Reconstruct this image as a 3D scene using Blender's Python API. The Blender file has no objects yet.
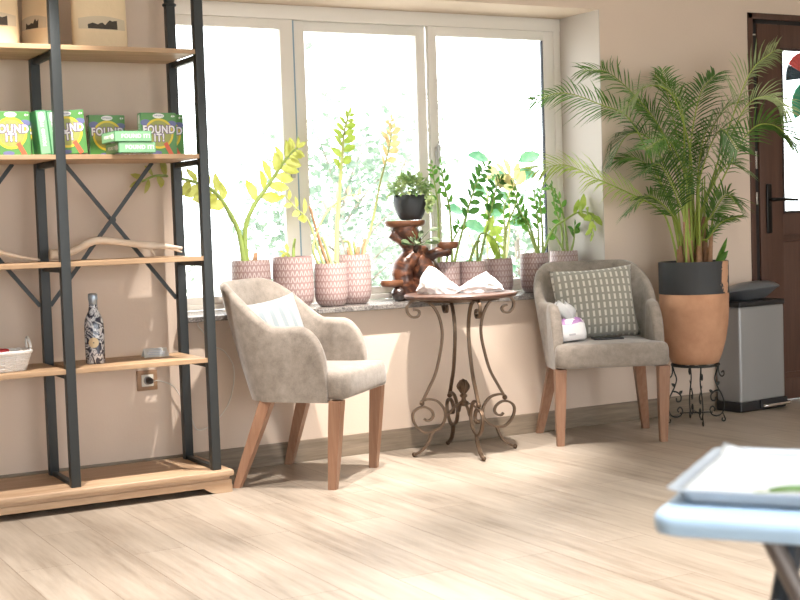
import bpy, bmesh, math, random
from mathutils import Vector, Matrix, noise

C = bpy.context.scene.collection
SC = bpy.context.scene
PI = math.pi
R = math.radians
rnd = random.Random(7)

# ------------------------------------------------------------------ helpers
def V(*a):
    return Vector(a if len(a) > 1 else a[0])

def obj(name, bm, mats, parent=None, loc=None, rot=None, smooth=True, angle=None):
    me = bpy.data.meshes.new(name)
    bmesh.ops.recalc_face_normals(bm, faces=bm.faces[:])
    bm.to_mesh(me)
    bm.free()
    if not isinstance(mats, (list, tuple)):
        mats = [mats]
    for m in mats:
        me.materials.append(m)
    if smooth:
        for p in me.polygons:
            p.use_smooth = True
        if angle:
            me.set_sharp_from_angle(angle=R(angle))
    o = bpy.data.objects.new(name, me)
    C.objects.link(o)
    if parent:
        o.parent = parent
    if loc:
        o.location = loc
    if rot:
        o.rotation_euler = rot
    return o

def tag(o, label, cat, group=None, kind=None):
    o['label'] = label
    o['category'] = cat
    if group:
        o['group'] = group
    if kind:
        o['kind'] = kind
    return o

def thing(name, label, cat, loc=(0, 0, 0), rotz=0, group=None):
    o = bpy.data.objects.new(name, None)
    o.empty_display_size = .05
    C.objects.link(o)
    o.location = loc
    o.rotation_euler = (0, 0, rotz)
    return tag(o, label, cat, group)

def struct(name, bm, m, parent=None, **k):
    o = obj(name, bm, m, parent, **k)
    if not parent:
        o['kind'] = 'structure'
    return o

def dup(root, loc, rotz=0, label=None, group=None):
    r = root.copy()
    C.objects.link(r)
    r.location = loc
    r.rotation_euler = (0, 0, rotz)
    if label:
        r['label'] = label
    if group:
        r['group'] = group
    for ch in list(root.children):
        c = ch.copy()
        C.objects.link(c)
        c.parent = r
        for g in list(ch.children):
            d = g.copy()
            C.objects.link(d)
            d.parent = c
    return r

def box(bm, c, s, mi=0, bev=0, seg=2, M=None):
    """box centred at c with full sizes s"""
    t = bmesh.new()
    bmesh.ops.create_cube(t, size=1)
    for v in t.verts:
        v.co = Vector((v.co.x * s[0], v.co.y * s[1], v.co.z * s[2]))
    if bev:
        bmesh.ops.bevel(t, geom=t.edges[:], offset=bev, segments=seg, affect='EDGES', profile=.6)
    for v in t.verts:
        v.co = v.co + Vector(c)
        if M is not None:
            v.co = M @ v.co
    merge(bm, t, mi)

def box2(bm, a, b, mi=0, bev=0, seg=2, M=None):
    box(bm, [(a[i] + b[i]) / 2 for i in range(3)], [abs(b[i] - a[i]) for i in range(3)], mi, bev, seg, M)

def merge(bm, t, mi=0):
    vs = [bm.verts.new(v.co) for v in t.verts]
    t.verts.index_update()
    for f in t.faces:
        try:
            nf = bm.faces.new([vs[v.index] for v in f.verts])
            nf.material_index = mi if mi else f.material_index
        except ValueError:
            pass
    t.free()

def spline(pts, n=6):
    P = [Vector(p) for p in pts]
    if len(P) < 3:
        return [P[0].lerp(P[-1], i / n) for i in range(n + 1)]
    out = []
    for i in range(len(P) - 1):
        p0 = P[i - 1] if i > 0 else P[0] * 2 - P[1]
        p1, p2 = P[i], P[i + 1]
        p3 = P[i + 2] if i + 2 < len(P) else P[-1] * 2 - P[-2]
        for k in range(n):
            t = k / n
            out.append(.5 * ((2 * p1) + (p2 - p0) * t + (2 * p0 - 5 * p1 + 4 * p2 - p3) * t * t + (3 * p1 - p0 - 3 * p2 + p3) * t ** 3))
    out.append(P[-1])
    return out

def tube(bm, pts, rad, seg=8, mi=0, squash=None):
    """tube along pts; rad = number, list or function of t"""
    P = [Vector(p) for p in pts]
    n = len(P)
    rings = []
    T0 = (P[1] - P[0]).normalized()
    N = T0.orthogonal().normalized()
    for i in range(n):
        T = (P[min(i + 1, n - 1)] - P[max(i - 1, 0)])
        if T.length < 1e-9:
            T = T0
        T.normalize()
        q = T0.rotation_difference(T)
        N = q @ N
        N = (N - T * N.dot(T)).normalized()
        T0 = T
        B = T.cross(N)
        t = i / (n - 1)
        r = rad(t) if callable(rad) else (rad[i] if isinstance(rad, (list, tuple)) else rad)
        rings.append([bm.verts.new(P[i] + (N * math.cos(2 * PI * k / seg) + B * math.sin(2 * PI * k / seg)) * r) for k in range(seg)])
    for a, b in zip(rings, rings[1:]):
        for k in range(seg):
            f = bm.faces.new((a[k], a[(k + 1) % seg], b[(k + 1) % seg], b[k]))
            f.material_index = mi
    for ring in (rings[0][::-1], rings[-1]):
        f = bm.faces.new(ring)
        f.material_index = mi

def lathe(bm, prof, seg=32, mi=0, c=(0, 0, 0), cap=True, sx=1, sy=1):
    rings = []
    for r, z in prof:
        rings.append([bm.verts.new((c[0] + sx * r * math.cos(2 * PI * k / seg), c[1] + sy * r * math.sin(2 * PI * k / seg), c[2] + z)) for k in range(seg)])
    for a, b in zip(rings, rings[1:]):
        for k in range(seg):
            f = bm.faces.new((a[k], a[(k + 1) % seg], b[(k + 1) % seg], b[k]))
            f.material_index = mi
    if cap:
        for ring in (rings[0][::-1], rings[-1]):
            f = bm.faces.new(ring)
            f.material_index = mi

def sphere(bm, c, r, seg=12, mi=0, sc=(1, 1, 1), rough=0, sd=0):
    t = bmesh.new()
    bmesh.ops.create_uvsphere(t, u_segments=seg, v_segments=max(6, seg // 2 + 2), radius=1)
    for v in t.verts:
        k = 1 + (rough * noise.noise(v.co * 1.7 + Vector((sd, sd * .7, 0))) if rough else 0)
        v.co = Vector((c[0] + v.co.x * r * sc[0] * k, c[1] + v.co.y * r * sc[1] * k, c[2] + v.co.z * r * sc[2] * k))
    merge(bm, t, mi)

def quadstrip(bm, rows, mi=0, closed=False):
    g = [[bm.verts.new(p) for p in row] for row in rows]
    for a, b in zip(g, g[1:]):
        m = len(a)
        for k in range(m if closed else m - 1):
            f = bm.faces.new((a[k], a[(k + 1) % m], b[(k + 1) % m], b[k]))
            f.material_index = mi
    return g

def leafblade(bm, base, direc, normal, L, W, mi=0, fold=.18, curl=.0, thick=0):
    """an oval leaf: 4 rows of a folded blade"""
    d = direc.normalized()
    n = (normal - d * normal.dot(d))
    n = n.normalized() if n.length > 1e-6 else d.orthogonal().normalized()
    s = d.cross(n)
    rows = []
    for t, w in ((0, .06), (.18, .62), (.45, 1), (.75, .74), (1, .03)):
        c = base + d * (L * t) - n * (curl * L * t * t)
        up = n * (fold * W * w)
        rows.append([c - s * (W * w * .5) + up, c, c + s * (W * w * .5) + up])
    quadstrip(bm, rows, mi)

# ------------------------------------------------------------------ materials
def mat(name, col=(.5, .5, .5), rough=.6, metal=0, spec=.5, sheen=0, bump=0, bscale=60, var=0, vscale=8, coat=0, trans=0, sub=0):
    m = bpy.data.materials.new(name)
    m.use_nodes = True
    nt = m.node_tree
    b = nt.nodes['Principled BSDF']
    b.inputs['Base Color'].default_value = (*col, 1)
    b.inputs['Roughness'].default_value = rough
    b.inputs['Metallic'].default_value = metal
    b.inputs['Specular IOR Level'].default_value = spec
    b.inputs['Sheen Weight'].default_value = sheen
    b.inputs['Coat Weight'].default_value = coat
    b.inputs['Transmission Weight'].default_value = trans
    tc = nt.nodes.new('ShaderNodeTexCoord')
    if var:
        n = nt.nodes.new('ShaderNodeTexNoise')
        n.inputs['Scale'].default_value = vscale
        n.inputs['Detail'].default_value = 5
        nt.links.new(tc.outputs['Object'], n.inputs['Vector'])
        mx = nt.nodes.new('ShaderNodeMix')
        mx.data_type = 'RGBA'
        mx.inputs[6].default_value = (*[c * (1 - var) for c in col], 1)
        mx.inputs[7].default_value = (*[min(1, c * (1 + var)) for c in col], 1)
        nt.links.new(n.outputs['Fac'], mx.inputs[0])
        nt.links.new(mx.outputs[2], b.inputs['Base Color'])
    if bump:
        n2 = nt.nodes.new('ShaderNodeTexNoise')
        n2.inputs['Scale'].default_value = bscale
        n2.inputs['Detail'].default_value = 4
        nt.links.new(tc.outputs['Object'], n2.inputs['Vector'])
        bp = nt.nodes.new('ShaderNodeBump')
        bp.inputs['Strength'].default_value = bump
        bp.inputs['Distance'].default_value = .004
        nt.links.new(n2.outputs['Fac'], bp.inputs['Height'])
        nt.links.new(bp.outputs['Normal'], b.inputs['Normal'])
    return m

class NT:
    """tiny node-graph helper"""
    def __init__(self, m):
        self.nt = m.node_tree
        self.b = self.nt.nodes['Principled BSDF']
    def n(self, t, **k):
        x = self.nt.nodes.new(t)
        for a, v in k.items():
            setattr(x, a, v)
        return x
    def l(self, a, b):
        self.nt.links.new(a, b)
    def math(self, op, a, b=None, c=None):
        x = self.n('ShaderNodeMath', operation=op)
        for i, q in enumerate((a, b, c)):
            if q is None:
                continue
            if isinstance(q, (int, float)):
                x.inputs[i].default_value = q
            else:
                self.l(q, x.inputs[i])
        return x.outputs[0]
    def mix(self, f, a, b, blend='MIX'):
        x = self.n('ShaderNodeMix', data_type='RGBA', blend_type=blend)
        for i, q in ((0, f), (6, a), (7, b)):
            if isinstance(q, (int, float)):
                x.inputs[i].default_value = q
            elif isinstance(q, tuple):
                x.inputs[i].default_value = (*q, 1)
            else:
                self.l(q, x.inputs[i])
        return x.outputs[2]
    def coords(self, scale=(1, 1, 1), rot=(0, 0, 0), kind='Object'):
        tc = self.n('ShaderNodeTexCoord')
        mp = self.n('ShaderNodeMapping')
        mp.inputs['Scale'].default_value = scale
        mp.inputs['Rotation'].default_value = rot
        self.l(tc.outputs[kind], mp.inputs['Vector'])
        return mp.outputs['Vector']
    def noise(self, vec, scale=5, detail=5, rough=.5):
        x = self.n('ShaderNodeTexNoise')
        x.inputs['Scale'].default_value = scale
        x.inputs['Detail'].default_value = detail
        x.inputs['Roughness'].default_value = rough
        self.l(vec, x.inputs['Vector'])
        return x.outputs['Fac']
    def ramp(self, f, stops):
        x = self.n('ShaderNodeValToRGB')
        e = x.color_ramp.elements
        while len(e) < len(stops):
            e.new(.5)
        for q, (p, c) in zip(e, stops):
            q.position = p
            q.color = (*c, 1)
        self.l(f, x.inputs[0])
        return x.outputs[0]
    def bump(self, h, s=.3, d=.004):
        x = self.n('ShaderNodeBump')
        x.inputs['Strength'].default_value = s
        x.inputs['Distance'].default_value = d
        self.l(h, x.inputs['Height'])
        self.l(x.outputs[0], self.b.inputs['Normal'])

def wood(name, dark, light, axis=0, grain=1.0, rough=.45, spec=.4, wide=14):
    """long-grain wood, grain running along the local axis 0/1/2"""
    m = mat(name, light, rough, spec=spec)
    g = NT(m)
    sc = [wide, wide, wide]
    sc[axis] = wide * .07
    v = g.coords(tuple(sc))
    f = g.noise(v, 1.6, 8, .62)
    f2 = g.noise(v, 7, 3, .5)
    h = g.math('ADD', g.math('MULTIPLY', f, .75), g.math('MULTIPLY', f2, .25))
    col = g.ramp(h, [(.32, dark), (.5, tuple((a + b) / 2 for a, b in zip(dark, light))), (.66, light)])
    g.l(col, g.b.inputs['Base Color'])
    g.bump(h, .12 * grain, .002)
    return m

def lf(name, a, b, rough=.45, trans=.35):
    """leaf: green varying leaf to leaf, with light shining through"""
    m = bpy.data.materials.new(name)
    m.use_nodes = True
    g = NT(m)
    v = g.coords((1, 1, 1))
    col = g.mix(g.ramp(g.noise(v, 22, 3), [(.35, (0, 0, 0)), (.65, (1, 1, 1))]), a, b)
    g.l(col, g.b.inputs['Base Color'])
    g.b.inputs['Roughness'].default_value = rough
    g.b.inputs['Specular IOR Level'].default_value = .4
    tr = g.n('ShaderNodeBsdfTranslucent')
    g.l(g.mix(.3, col, (.9, 1, .3), 'MULTIPLY'), tr.inputs['Color'])
    ms = g.n('ShaderNodeMixShader')
    ms.inputs[0].default_value = trans
    g.l(g.b.outputs[0], ms.inputs[1])
    g.l(tr.outputs[0], ms.inputs[2])
    g.l(ms.outputs[0], g.nt.nodes['Material Output'].inputs['Surface'])
    return m

M = {}
M['paint'] = mat('wall_paint', (.68, .555, .455), .8, spec=.25, bump=.12, bscale=90, var=.04, vscale=2.5)
M['reveal'] = mat('reveal_daylight_tone', (.58, .53, .49), .8, spec=.25, bump=.1, bscale=90, var=.03, vscale=3)
M['ceil'] = mat('ceiling_paint', (.78, .74, .68), .9)
M['plain'] = mat('room_paint', (.66, .58, .5), .9)
M['upvc'] = mat('white_window_plastic', (.74, .71, .66), .35, spec=.45)
M['rubber'] = mat('black_gasket', (.03, .035, .05), .6)
M['black_metal'] = mat('charcoal_painted_steel', (.022, .027, .029), .45, spec=.5, bump=.05, bscale=150)
M['shelf'] = wood('oak_shelf_board', (.34, .205, .11), (.57, .395, .245), 0, .6, .5)
M['plinth'] = wood('pine_plinth', (.37, .225, .13), (.56, .40, .265), 0, .6, .5)
M['leg'] = wood('chair_leg_beech', (.24, .12, .072), (.40, .235, .152), 2, .5, .4)
M['door'] = wood('dark_door_wood', (.070, .034, .023), (.108, .054, .037), 2, .6, .42)
M['skirt'] = wood('grey_oak_skirting', (.16, .12, .083), (.31, .245, .18), 0, .8, .5, wide=20)
M['white'] = mat('matt_white', (.82, .82, .8), .55)
M['paper'] = mat('crumpled_paper', (.88, .88, .88), .8)
M['iron'] = mat('aged_bronze_iron', (.13, .085, .055), .42, metal=.75, bump=.25, bscale=120, var=.3, vscale=30)
M['iron_dark'] = mat('dark_wrought_iron', (.035, .036, .033), .55, metal=.5, bump=.2, bscale=140)
M['tabletop'] = wood('walnut_table_top', (.05, .025, .018), (.15, .075, .05), 0, .8, .42, spec=.5)
M['soil'] = mat('potting_soil', (.035, .022, .015), .95, bump=.8, bscale=90)
M['chrome'] = mat('brushed_steel', (.7, .7, .7), .25, metal=1)
M['bin'] = mat('grey_bin_steel', (.36, .362, .362), .42, metal=.35, spec=.5)
M['bin_dark'] = mat('black_bin_plastic', (.015, .015, .017), .45)
M['lid'] = mat('graphite_bin_lid', (.17, .185, .205), .28, metal=.3)
M['stick'] = wood('bleached_driftwood', (.62, .50, .39), (.88, .78, .67), 0, .8, .75, spec=.2)
M['stem'] = mat('zz_stem', (.27, .36, .09), .5, var=.2, vscale=30)
M['stem_pale'] = mat('pale_zz_stem', (.5, .55, .22), .5, var=.2, vscale=30)
M['sheath'] = mat('dry_sheath', (.36, .20, .11), .8, var=.4, vscale=40)
M['cane'] = mat('palm_cane', (.28, .36, .06), .5, var=.3, vscale=18)

# wooden floor: planks that run away from the window wall
def floor_mat():
    m = mat('pale_oak_planks', (.5, .4, .3), .36, spec=.4)
    g = NT(m)
    v = g.coords((1, 1, 1), (0, 0, R(90)))
    br = g.n('ShaderNodeTexBrick')
    br.offset = .37
    br.inputs['Scale'].default_value = 1
    br.inputs['Brick Width'].default_value = 1.28
    br.inputs['Row Height'].default_value = .195
    br.inputs['Mortar Size'].default_value = .0012
    br.inputs['Mortar Smooth'].default_value = .3
    br.inputs['Color1'].default_value = (.35, .35, .35, 1)
    br.inputs['Color2'].default_value = (.65, .65, .65, 1)
    br.inputs['Mortar'].default_value = (.5, .5, .5, 1)
    g.l(v, br.inputs['Vector'])
    v2 = g.coords((26, 1.6, 1))
    gr = g.noise(v2, 1.3, 9, .68)
    gr2 = g.noise(g.coords((5, .9, 1)), 1.1, 4, .5)
    f = g.math('ADD', g.math('MULTIPLY', gr, .5), g.math('MULTIPLY', gr2, .3))
    f = g.math('ADD', f, g.math('MULTIPLY', br.outputs['Color'], .2))
    col = g.ramp(f, [(.34, (.20, .158, .122)), (.47, (.35, .295, .24)), (.62, (.47, .41, .345))])
    col = g.mix(br.outputs['Fac'], col, (.16, .11, .075))
    g.l(col, g.b.inputs['Base Color'])
    g.bump(g.math('SUBTRACT', f, g.math('MULTIPLY', br.outputs['Fac'], .5)), .12, .002)
    rr = g.math('ADD', g.math('MULTIPLY', gr, .25), .26)
    g.l(rr, g.b.inputs['Roughness'])
    return m
M['floor'] = floor_mat()

def granite():
    m = mat('grey_granite', (.4, .38, .36), .2, spec=.5)
    g = NT(m)
    v = g.coords()
    a = g.noise(v, 130, 4, .7)
    b = g.noise(v, 18, 4, .6)
    f = g.math('ADD', g.math('MULTIPLY', a, .65), g.math('MULTIPLY', b, .35))
    g.l(g.ramp(f, [(.36, (.035, .03, .028)), (.48, (.16, .145, .135)), (.62, (.34, .315, .29))]), g.b.inputs['Base Color'])
    return m
M['granite'] = granite()

def glass():
    m = bpy.data.materials.new('window_glass')
    m.use_nodes = True
    g = NT(m)
    tr = g.n('ShaderNodeBsdfTransparent')
    tr.inputs[0].default_value = (.97, .985, .98, 1)
    gl = g.n('ShaderNodeBsdfGlossy')
    gl.inputs['Roughness'].default_value = .02
    lw = g.n('ShaderNodeLayerWeight')
    lw.inputs[0].default_value = .12
    ms = g.n('ShaderNodeMixShader')
    g.l(g.math('MULTIPLY', lw.outputs['Fresnel'], .6), ms.inputs[0])
    g.l(tr.outputs[0], ms.inputs[1])
    g.l(gl.outputs[0], ms.inputs[2])
    g.l(ms.outputs[0], g.nt.nodes['Material Output'].inputs['Surface'])
    return m
M['glass'] = glass()

def velvet(name, col):
    m = mat(name, col, .85, spec=.2, sheen=.35)
    g = NT(m)
    v = g.coords()
    a = g.noise(v, 24, 6, .65)
    b = g.noise(v, 420, 2, .5)
    c = g.math('ADD', g.math('MULTIPLY', a, .6), g.math('MULTIPLY', b, .4))
    g.l(g.ramp(c, [(.34, tuple(x * .70 for x in col)), (.66, tuple(min(1, x * 1.25) for x in col))]), g.b.inputs['Base Color'])
    g.b.inputs['Sheen Roughness'].default_value = .4
    g.bump(b, .25, .001)
    return m
M['fabric'] = velvet('taupe_velvet', (.298, .258, .222))

def terracotta_zigzag():
    """mauve glazed clay with rows of pressed leaf shapes; local axis z is up"""
    m = mat('mauve_pressed_clay', (.3, .2, .2), .5, spec=.4)
    g = NT(m)
    tc = g.n('ShaderNodeTexCoord')
    sp = g.n('ShaderNodeSeparateXYZ')
    g.l(tc.outputs['Object'], sp.inputs[0])
    ang = g.math('ARCTAN2', sp.outputs[1], sp.outputs[0])
    u = g.math('MULTIPLY', ang, 28 / (2 * PI))
    w = g.math('MULTIPLY', sp.outputs[2], 1 / .030)
    r = g.math('FRACT', w)
    tri = g.math('PINGPONG', u, .5)
    tgt = g.math('MULTIPLY', g.math('SUBTRACT', .95, r), .42)
    zig = g.math('LESS_THAN', g.math('ABSOLUTE', g.math('SUBTRACT', tri, tgt)), .10)
    band = g.math('MAXIMUM', g.math('GREATER_THAN', r, .86), g.math('LESS_THAN', r, .10))
    nz = g.noise(tc.outputs['Object'], 60, 4, .6)
    k = g.math('MULTIPLY', zig, g.math('SUBTRACT', 1, band))
    k2 = g.math('MULTIPLY', k, g.math('ADD', g.math('MULTIPLY', nz, .9), .35))
    col = g.mix(k2, (.35, .24, .23), (.70, .61, .57))
    col = g.mix(g.math('MULTIPLY', nz, .35), col, (.27, .16, .155))
    g.l(col, g.b.inputs['Base Color'])
    g.bump(g.math('SUBTRACT', 1, k), .7, .004)
    return m
M['clay'] = terracotta_zigzag()

def planter_mat():
    """terracotta below, charcoal paint band above with a worn flaking patch"""
    m = mat('terracotta', (.5, .24, .12), .7, spec=.3)
    g = NT(m)
    tc = g.n('ShaderNodeTexCoord')
    nz = g.noise(tc.outputs['Object'], 9, 6, .6)
    col = g.ramp(nz, [(.3, (.52, .27, .155)), (.7, (.66, .37, .225))])
    g.l(col, g.b.inputs['Base Color'])
    g.bump(nz, .15, .003)
    return m
M['terra'] = planter_mat()
def band_mat():
    m = mat('charcoal_band_paint', (.04, .042, .045), .65)
    g = NT(m)
    tc = g.n('ShaderNodeTexCoord')
    sp = g.n('ShaderNodeSeparateXYZ')
    g.l(tc.outputs['Object'], sp.inputs[0])
    nz = g.noise(tc.outputs['Object'], 22, 6, .7)
    # worn patch round one direction of the rim
    dx = g.math('SUBTRACT', sp.outputs[0], .070)
    dy = g.math('SUBTRACT', sp.outputs[1], -.164)
    dz = g.math('MULTIPLY', g.math('SUBTRACT', sp.outputs[2], .47), .42)
    dd = g.math('SQRT', g.math('ADD', g.math('ADD', g.math('MULTIPLY', dx, dx), g.math('MULTIPLY', dy, dy)), g.math('MULTIPLY', dz, dz)))
    k = g.math('LESS_THAN', g.math('ADD', dd, g.math('MULTIPLY', g.math('SUBTRACT', nz, .5), .09)), .040)
    g.l(g.mix(k, (.045, .047, .05), (.66, .37, .225)), g.b.inputs['Base Color'])
    return m
M['band'] = band_mat()

def cushion_mat(name, base, dash, px, pz, wx, wz, soft=0):
    m = mat(name, base, .9, spec=.15, sheen=.2)
    g = NT(m)
    tc = g.n('ShaderNodeTexCoord')
    sp = g.n('ShaderNodeSeparateXYZ')
    g.l(tc.outputs['Object'], sp.inputs[0])
    fx = g.math('FRACT', g.math('MULTIPLY', sp.outputs[0], 1 / px))
    fz = g.math('FRACT', g.math('MULTIPLY', sp.outputs[2], 1 / pz))
    a = g.math('LESS_THAN', fx, wx)
    b = g.math('LESS_THAN', fz, wz)
    k = g.math('MULTIPLY', a, b)
    w = g.noise(tc.outputs['Object'], 300, 2)
    col = g.mix(k, base, dash)
    col = g.mix(g.math('MULTIPLY', w, .25), col, (.2, .18, .16))
    g.l(col, g.b.inputs['Base Color'])
    g.bump(w, .3, .001)
    return m
M['cushion_dash'] = cushion_mat('taupe_dash_cotton', (.30, .29, .25), (.66, .64, .56), .0290, .039, .36, .72)
M['cushion_pale'] = cushion_mat('pale_blue_stripe_cotton', (.47, .49, .49), (.33, .385, .415), .05, .9, .42, 1.0)

M['leaf_yellow'] = lf('yellow_green_leaf', (.40, .41, .08), (.54, .53, .19), .4, .45)
M['leaf_lime'] = lf('lime_leaf', (.30, .42, .07), (.46, .54, .14), .4, .45)
M['leaf_green'] = lf('green_leaf', (.07, .20, .03), (.15, .32, .06), .35, .35)
M['leaf_dark'] = lf('dark_green_leaf', (.04, .13, .03), (.09, .22, .05), .35, .3)
M['leaf_peach'] = lf('dried_peach_leaf', (.62, .42, .24), (.72, .56, .34), .6, .45)
M['leaf_cream'] = lf('cream_leaf', (.78, .66, .36), (.82, .76, .48), .5, .4)
M['palm'] = lf('palm_leaflet', (.06, .155, .028), (.135, .25, .055), .4, .3)
M['palm_dark'] = lf('dark_palm_leaflet', (.035, .10, .02), (.08, .17, .04), .4, .25)
M['palm_pale'] = lf('pale_palm_leaflet', (.26, .34, .15), (.36, .42, .22), .45, .3)
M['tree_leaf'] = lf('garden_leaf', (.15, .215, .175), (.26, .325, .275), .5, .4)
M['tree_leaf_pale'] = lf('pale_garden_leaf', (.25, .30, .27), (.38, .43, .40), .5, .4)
M['bush'] = lf('small_variegated_leaf', (.15, .30, .09), (.52, .60, .30), .4, .3)
M['broad'] = lf('broad_garden_leaf', (.05, .17, .09), (.12, .26, .15), .4, .3)
M['trunk'] = mat('grey_bark', (.28, .24, .2), .9, bump=.5, bscale=30)
M['ground'] = mat('sunlit_paving', (.62, .60, .55), .9, var=.1, vscale=1.2)
F_DATA = {"A": [[[[2.395, 0.14, 0.944], [2.378, 0.14, 1.07], [2.337, 0.14, 1.161], [2.289, 0.14, 1.238], [2.232, 0.14, 1.287], [2.126, 0.14, 1.323], [1.931, -0.06, 1.334], [1.856, -0.06, 1.309]], 0.34, 16, 0.076], [[[2.41, 0.14, 0.943], [2.408, 0.14, 1.076], [2.45, 0.14, 1.186], [2.538, 0.14, 1.296], [2.603, 0.14, 1.38], [2.651, 0.14, 1.436], [2.691, 0.14, 1.464]], 0.36, 17, 0.072]], "B": [[[[2.634, 0.12, 0.941], [2.643, 0.12, 0.997], [2.652, 0.12, 1.037]], 1, 0, 0.04], [[[2.622, 0.12, 0.942], [2.615, 0.12, 0.963], [2.592, 0.12, 0.974]], 0.3, 3, 0.035]], "C": [[[[2.838, 0.08, 0.905], [2.855, 0.08, 1.079], [2.875, 0.08, 1.253], [2.896, 0.08, 1.426], [2.912, 0.08, 1.539], [2.939, 0.08, 1.621]], 0.5, 14, 0.052], [[[2.784, 0.08, 0.916], [2.745, 0.08, 1.004], [2.706, 0.08, 1.118], [2.643, 0.08, 1.18], [2.58, 0.08, 1.25]], 0.5, 7, 0.05], [[[2.755, 0.08, 0.917], [2.726, 0.08, 0.997], [2.793, 0.08, 1.142], [2.893, 0.08, 1.221], [2.989, 0.08, 1.242]], 0.5, 7, 0.045], [[[2.803, 0.08, 0.915], [2.768, 0.08, 0.995], [2.715, 0.08, 1.187]], 1, 0, 0.04], [[[2.823, 0.08, 0.914], [2.788, 0.08, 1.003], [2.77, 0.08, 1.043]], 1, 0, 0.04]], "D": [[[[3.052, 0.17, 0.939], [3.095, 0.17, 1.108], [3.142, 0.17, 1.287], [3.189, 0.17, 1.43], [3.213, 0.17, 1.52], [3.216, 0.17, 1.601]], 0.5, 14, 0.05], [[[2.977, 0.17, 0.942], [2.96, 0.17, 1.006], [2.93, 0.17, 1.015]], 1, 0, 0.04], [[[3.007, 0.17, 0.941], [2.986, 0.17, 1.013]], 1, 0, 0.04], [[[3.037, 0.17, 0.94], [3.047, 0.17, 1.02]], 1, 0, 0.04]], "E": [[[[3.443, 0.17, 0.907], [3.469, 0.17, 1.057], [3.467, 0.17, 1.193], [3.449, 0.17, 1.313], [3.442, 0.17, 1.381]], 0.5, 9, 0.035], [[[3.566, 0.17, 0.901], [3.617, 0.17, 1.067], [3.667, 0.17, 1.204], [3.716, 0.17, 1.31], [3.772, 0.17, 1.374]], 0.3, 16, 0.05], [[[3.557, 0.17, 0.902], [3.539, 0.17, 1.13], [3.509, 0.17, 1.282], [3.492, 0.17, 1.385]], 0.35, 10, 0.042], [[[3.495, 0.17, 0.904], [3.533, 0.17, 0.964], [3.589, 0.17, 1.053], [3.581, 0.17, 1.076]], 0.5, 4, 0.04]], "F": [[[[3.723, 0.19, 0.895], [3.764, 0.19, 1.032], [3.806, 0.19, 1.17], [3.837, 0.19, 1.263], [3.862, 0.19, 1.301]], 0.4, 12, 0.046], [[[3.723, 0.19, 0.895], [3.711, 0.19, 0.972], [3.736, 0.19, 1.025], [3.791, 0.19, 1.008], [3.839, 0.19, 0.952], [3.847, 0.19, 0.874]], 0.42, 10, 0.072], [[[3.659, 0.19, 0.897], [3.698, 0.19, 0.973], [3.726, 0.19, 0.987]], 1, 0, 0.04]], "G": [[[[3.874, 0.21, 0.888], [3.908, 0.21, 1.059], [3.958, 0.21, 1.152], [3.974, 0.21, 1.246], [3.926, 0.21, 1.324], [3.824, 0.21, 1.318]], 0.6, 12, 0.074], [[[3.846, 0.21, 0.889], [3.801, 0.21, 1.078], [3.792, 0.21, 1.187], [3.823, 0.21, 1.295]], 0.35, 9, 0.042], [[[3.902, 0.21, 0.887], [3.892, 0.21, 1.028], [3.892, 0.21, 1.153], [3.932, 0.21, 1.223]], 0.4, 8, 0.04]], "H": [[[[4.044, 0.14, 0.905], [3.992, 0.14, 1.04], [3.939, 0.14, 1.15], [3.902, 0.14, 1.267]], 0.3, 13, 0.048], [[[4.057, 0.14, 0.904], [4.002, 0.14, 1.055], [3.956, 0.14, 1.103], [3.9, 0.14, 1.089]], 0.4, 7, 0.035], [[[4.063, 0.14, 0.904], [4.054, 0.14, 1.085], [4.036, 0.14, 1.242]], 0.35, 9, 0.042], [[[4.082, 0.14, 0.903], [4.08, 0.14, 1.069], [4.072, 0.14, 1.179], [4.098, 0.14, 1.272]], 0.35, 9, 0.042], [[[4.073, 0.14, 0.904], [4.144, 0.14, 1.027], [4.223, 0.14, 1.077], [4.324, 0.13, 1.122], [4.327, 0.03, 1.091], [4.326, 0.04, 1.005]], 0.5, 13, 0.062]], "I": [[[[4.294, 0.22, 0.894], [4.281, 0.22, 1.08], [4.245, 0.22, 1.201], [4.185, 0.22, 1.258]], 0.4, 9, 0.042], [[[4.314, 0.22, 0.894], [4.326, 0.2, 0.966], [4.327, 0.19, 1.046]], 0.6, 4, 0.05], [[[4.275, 0.22, 0.895], [4.263, 0.22, 1.032], [4.224, 0.22, 1.146], [4.208, 0.22, 1.266]], 0.4, 9, 0.04], [[[4.285, 0.22, 0.895], [4.228, 0.22, 0.985], [4.2, 0.22, 1.018]], 0.5, 4, 0.04]]}
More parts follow.
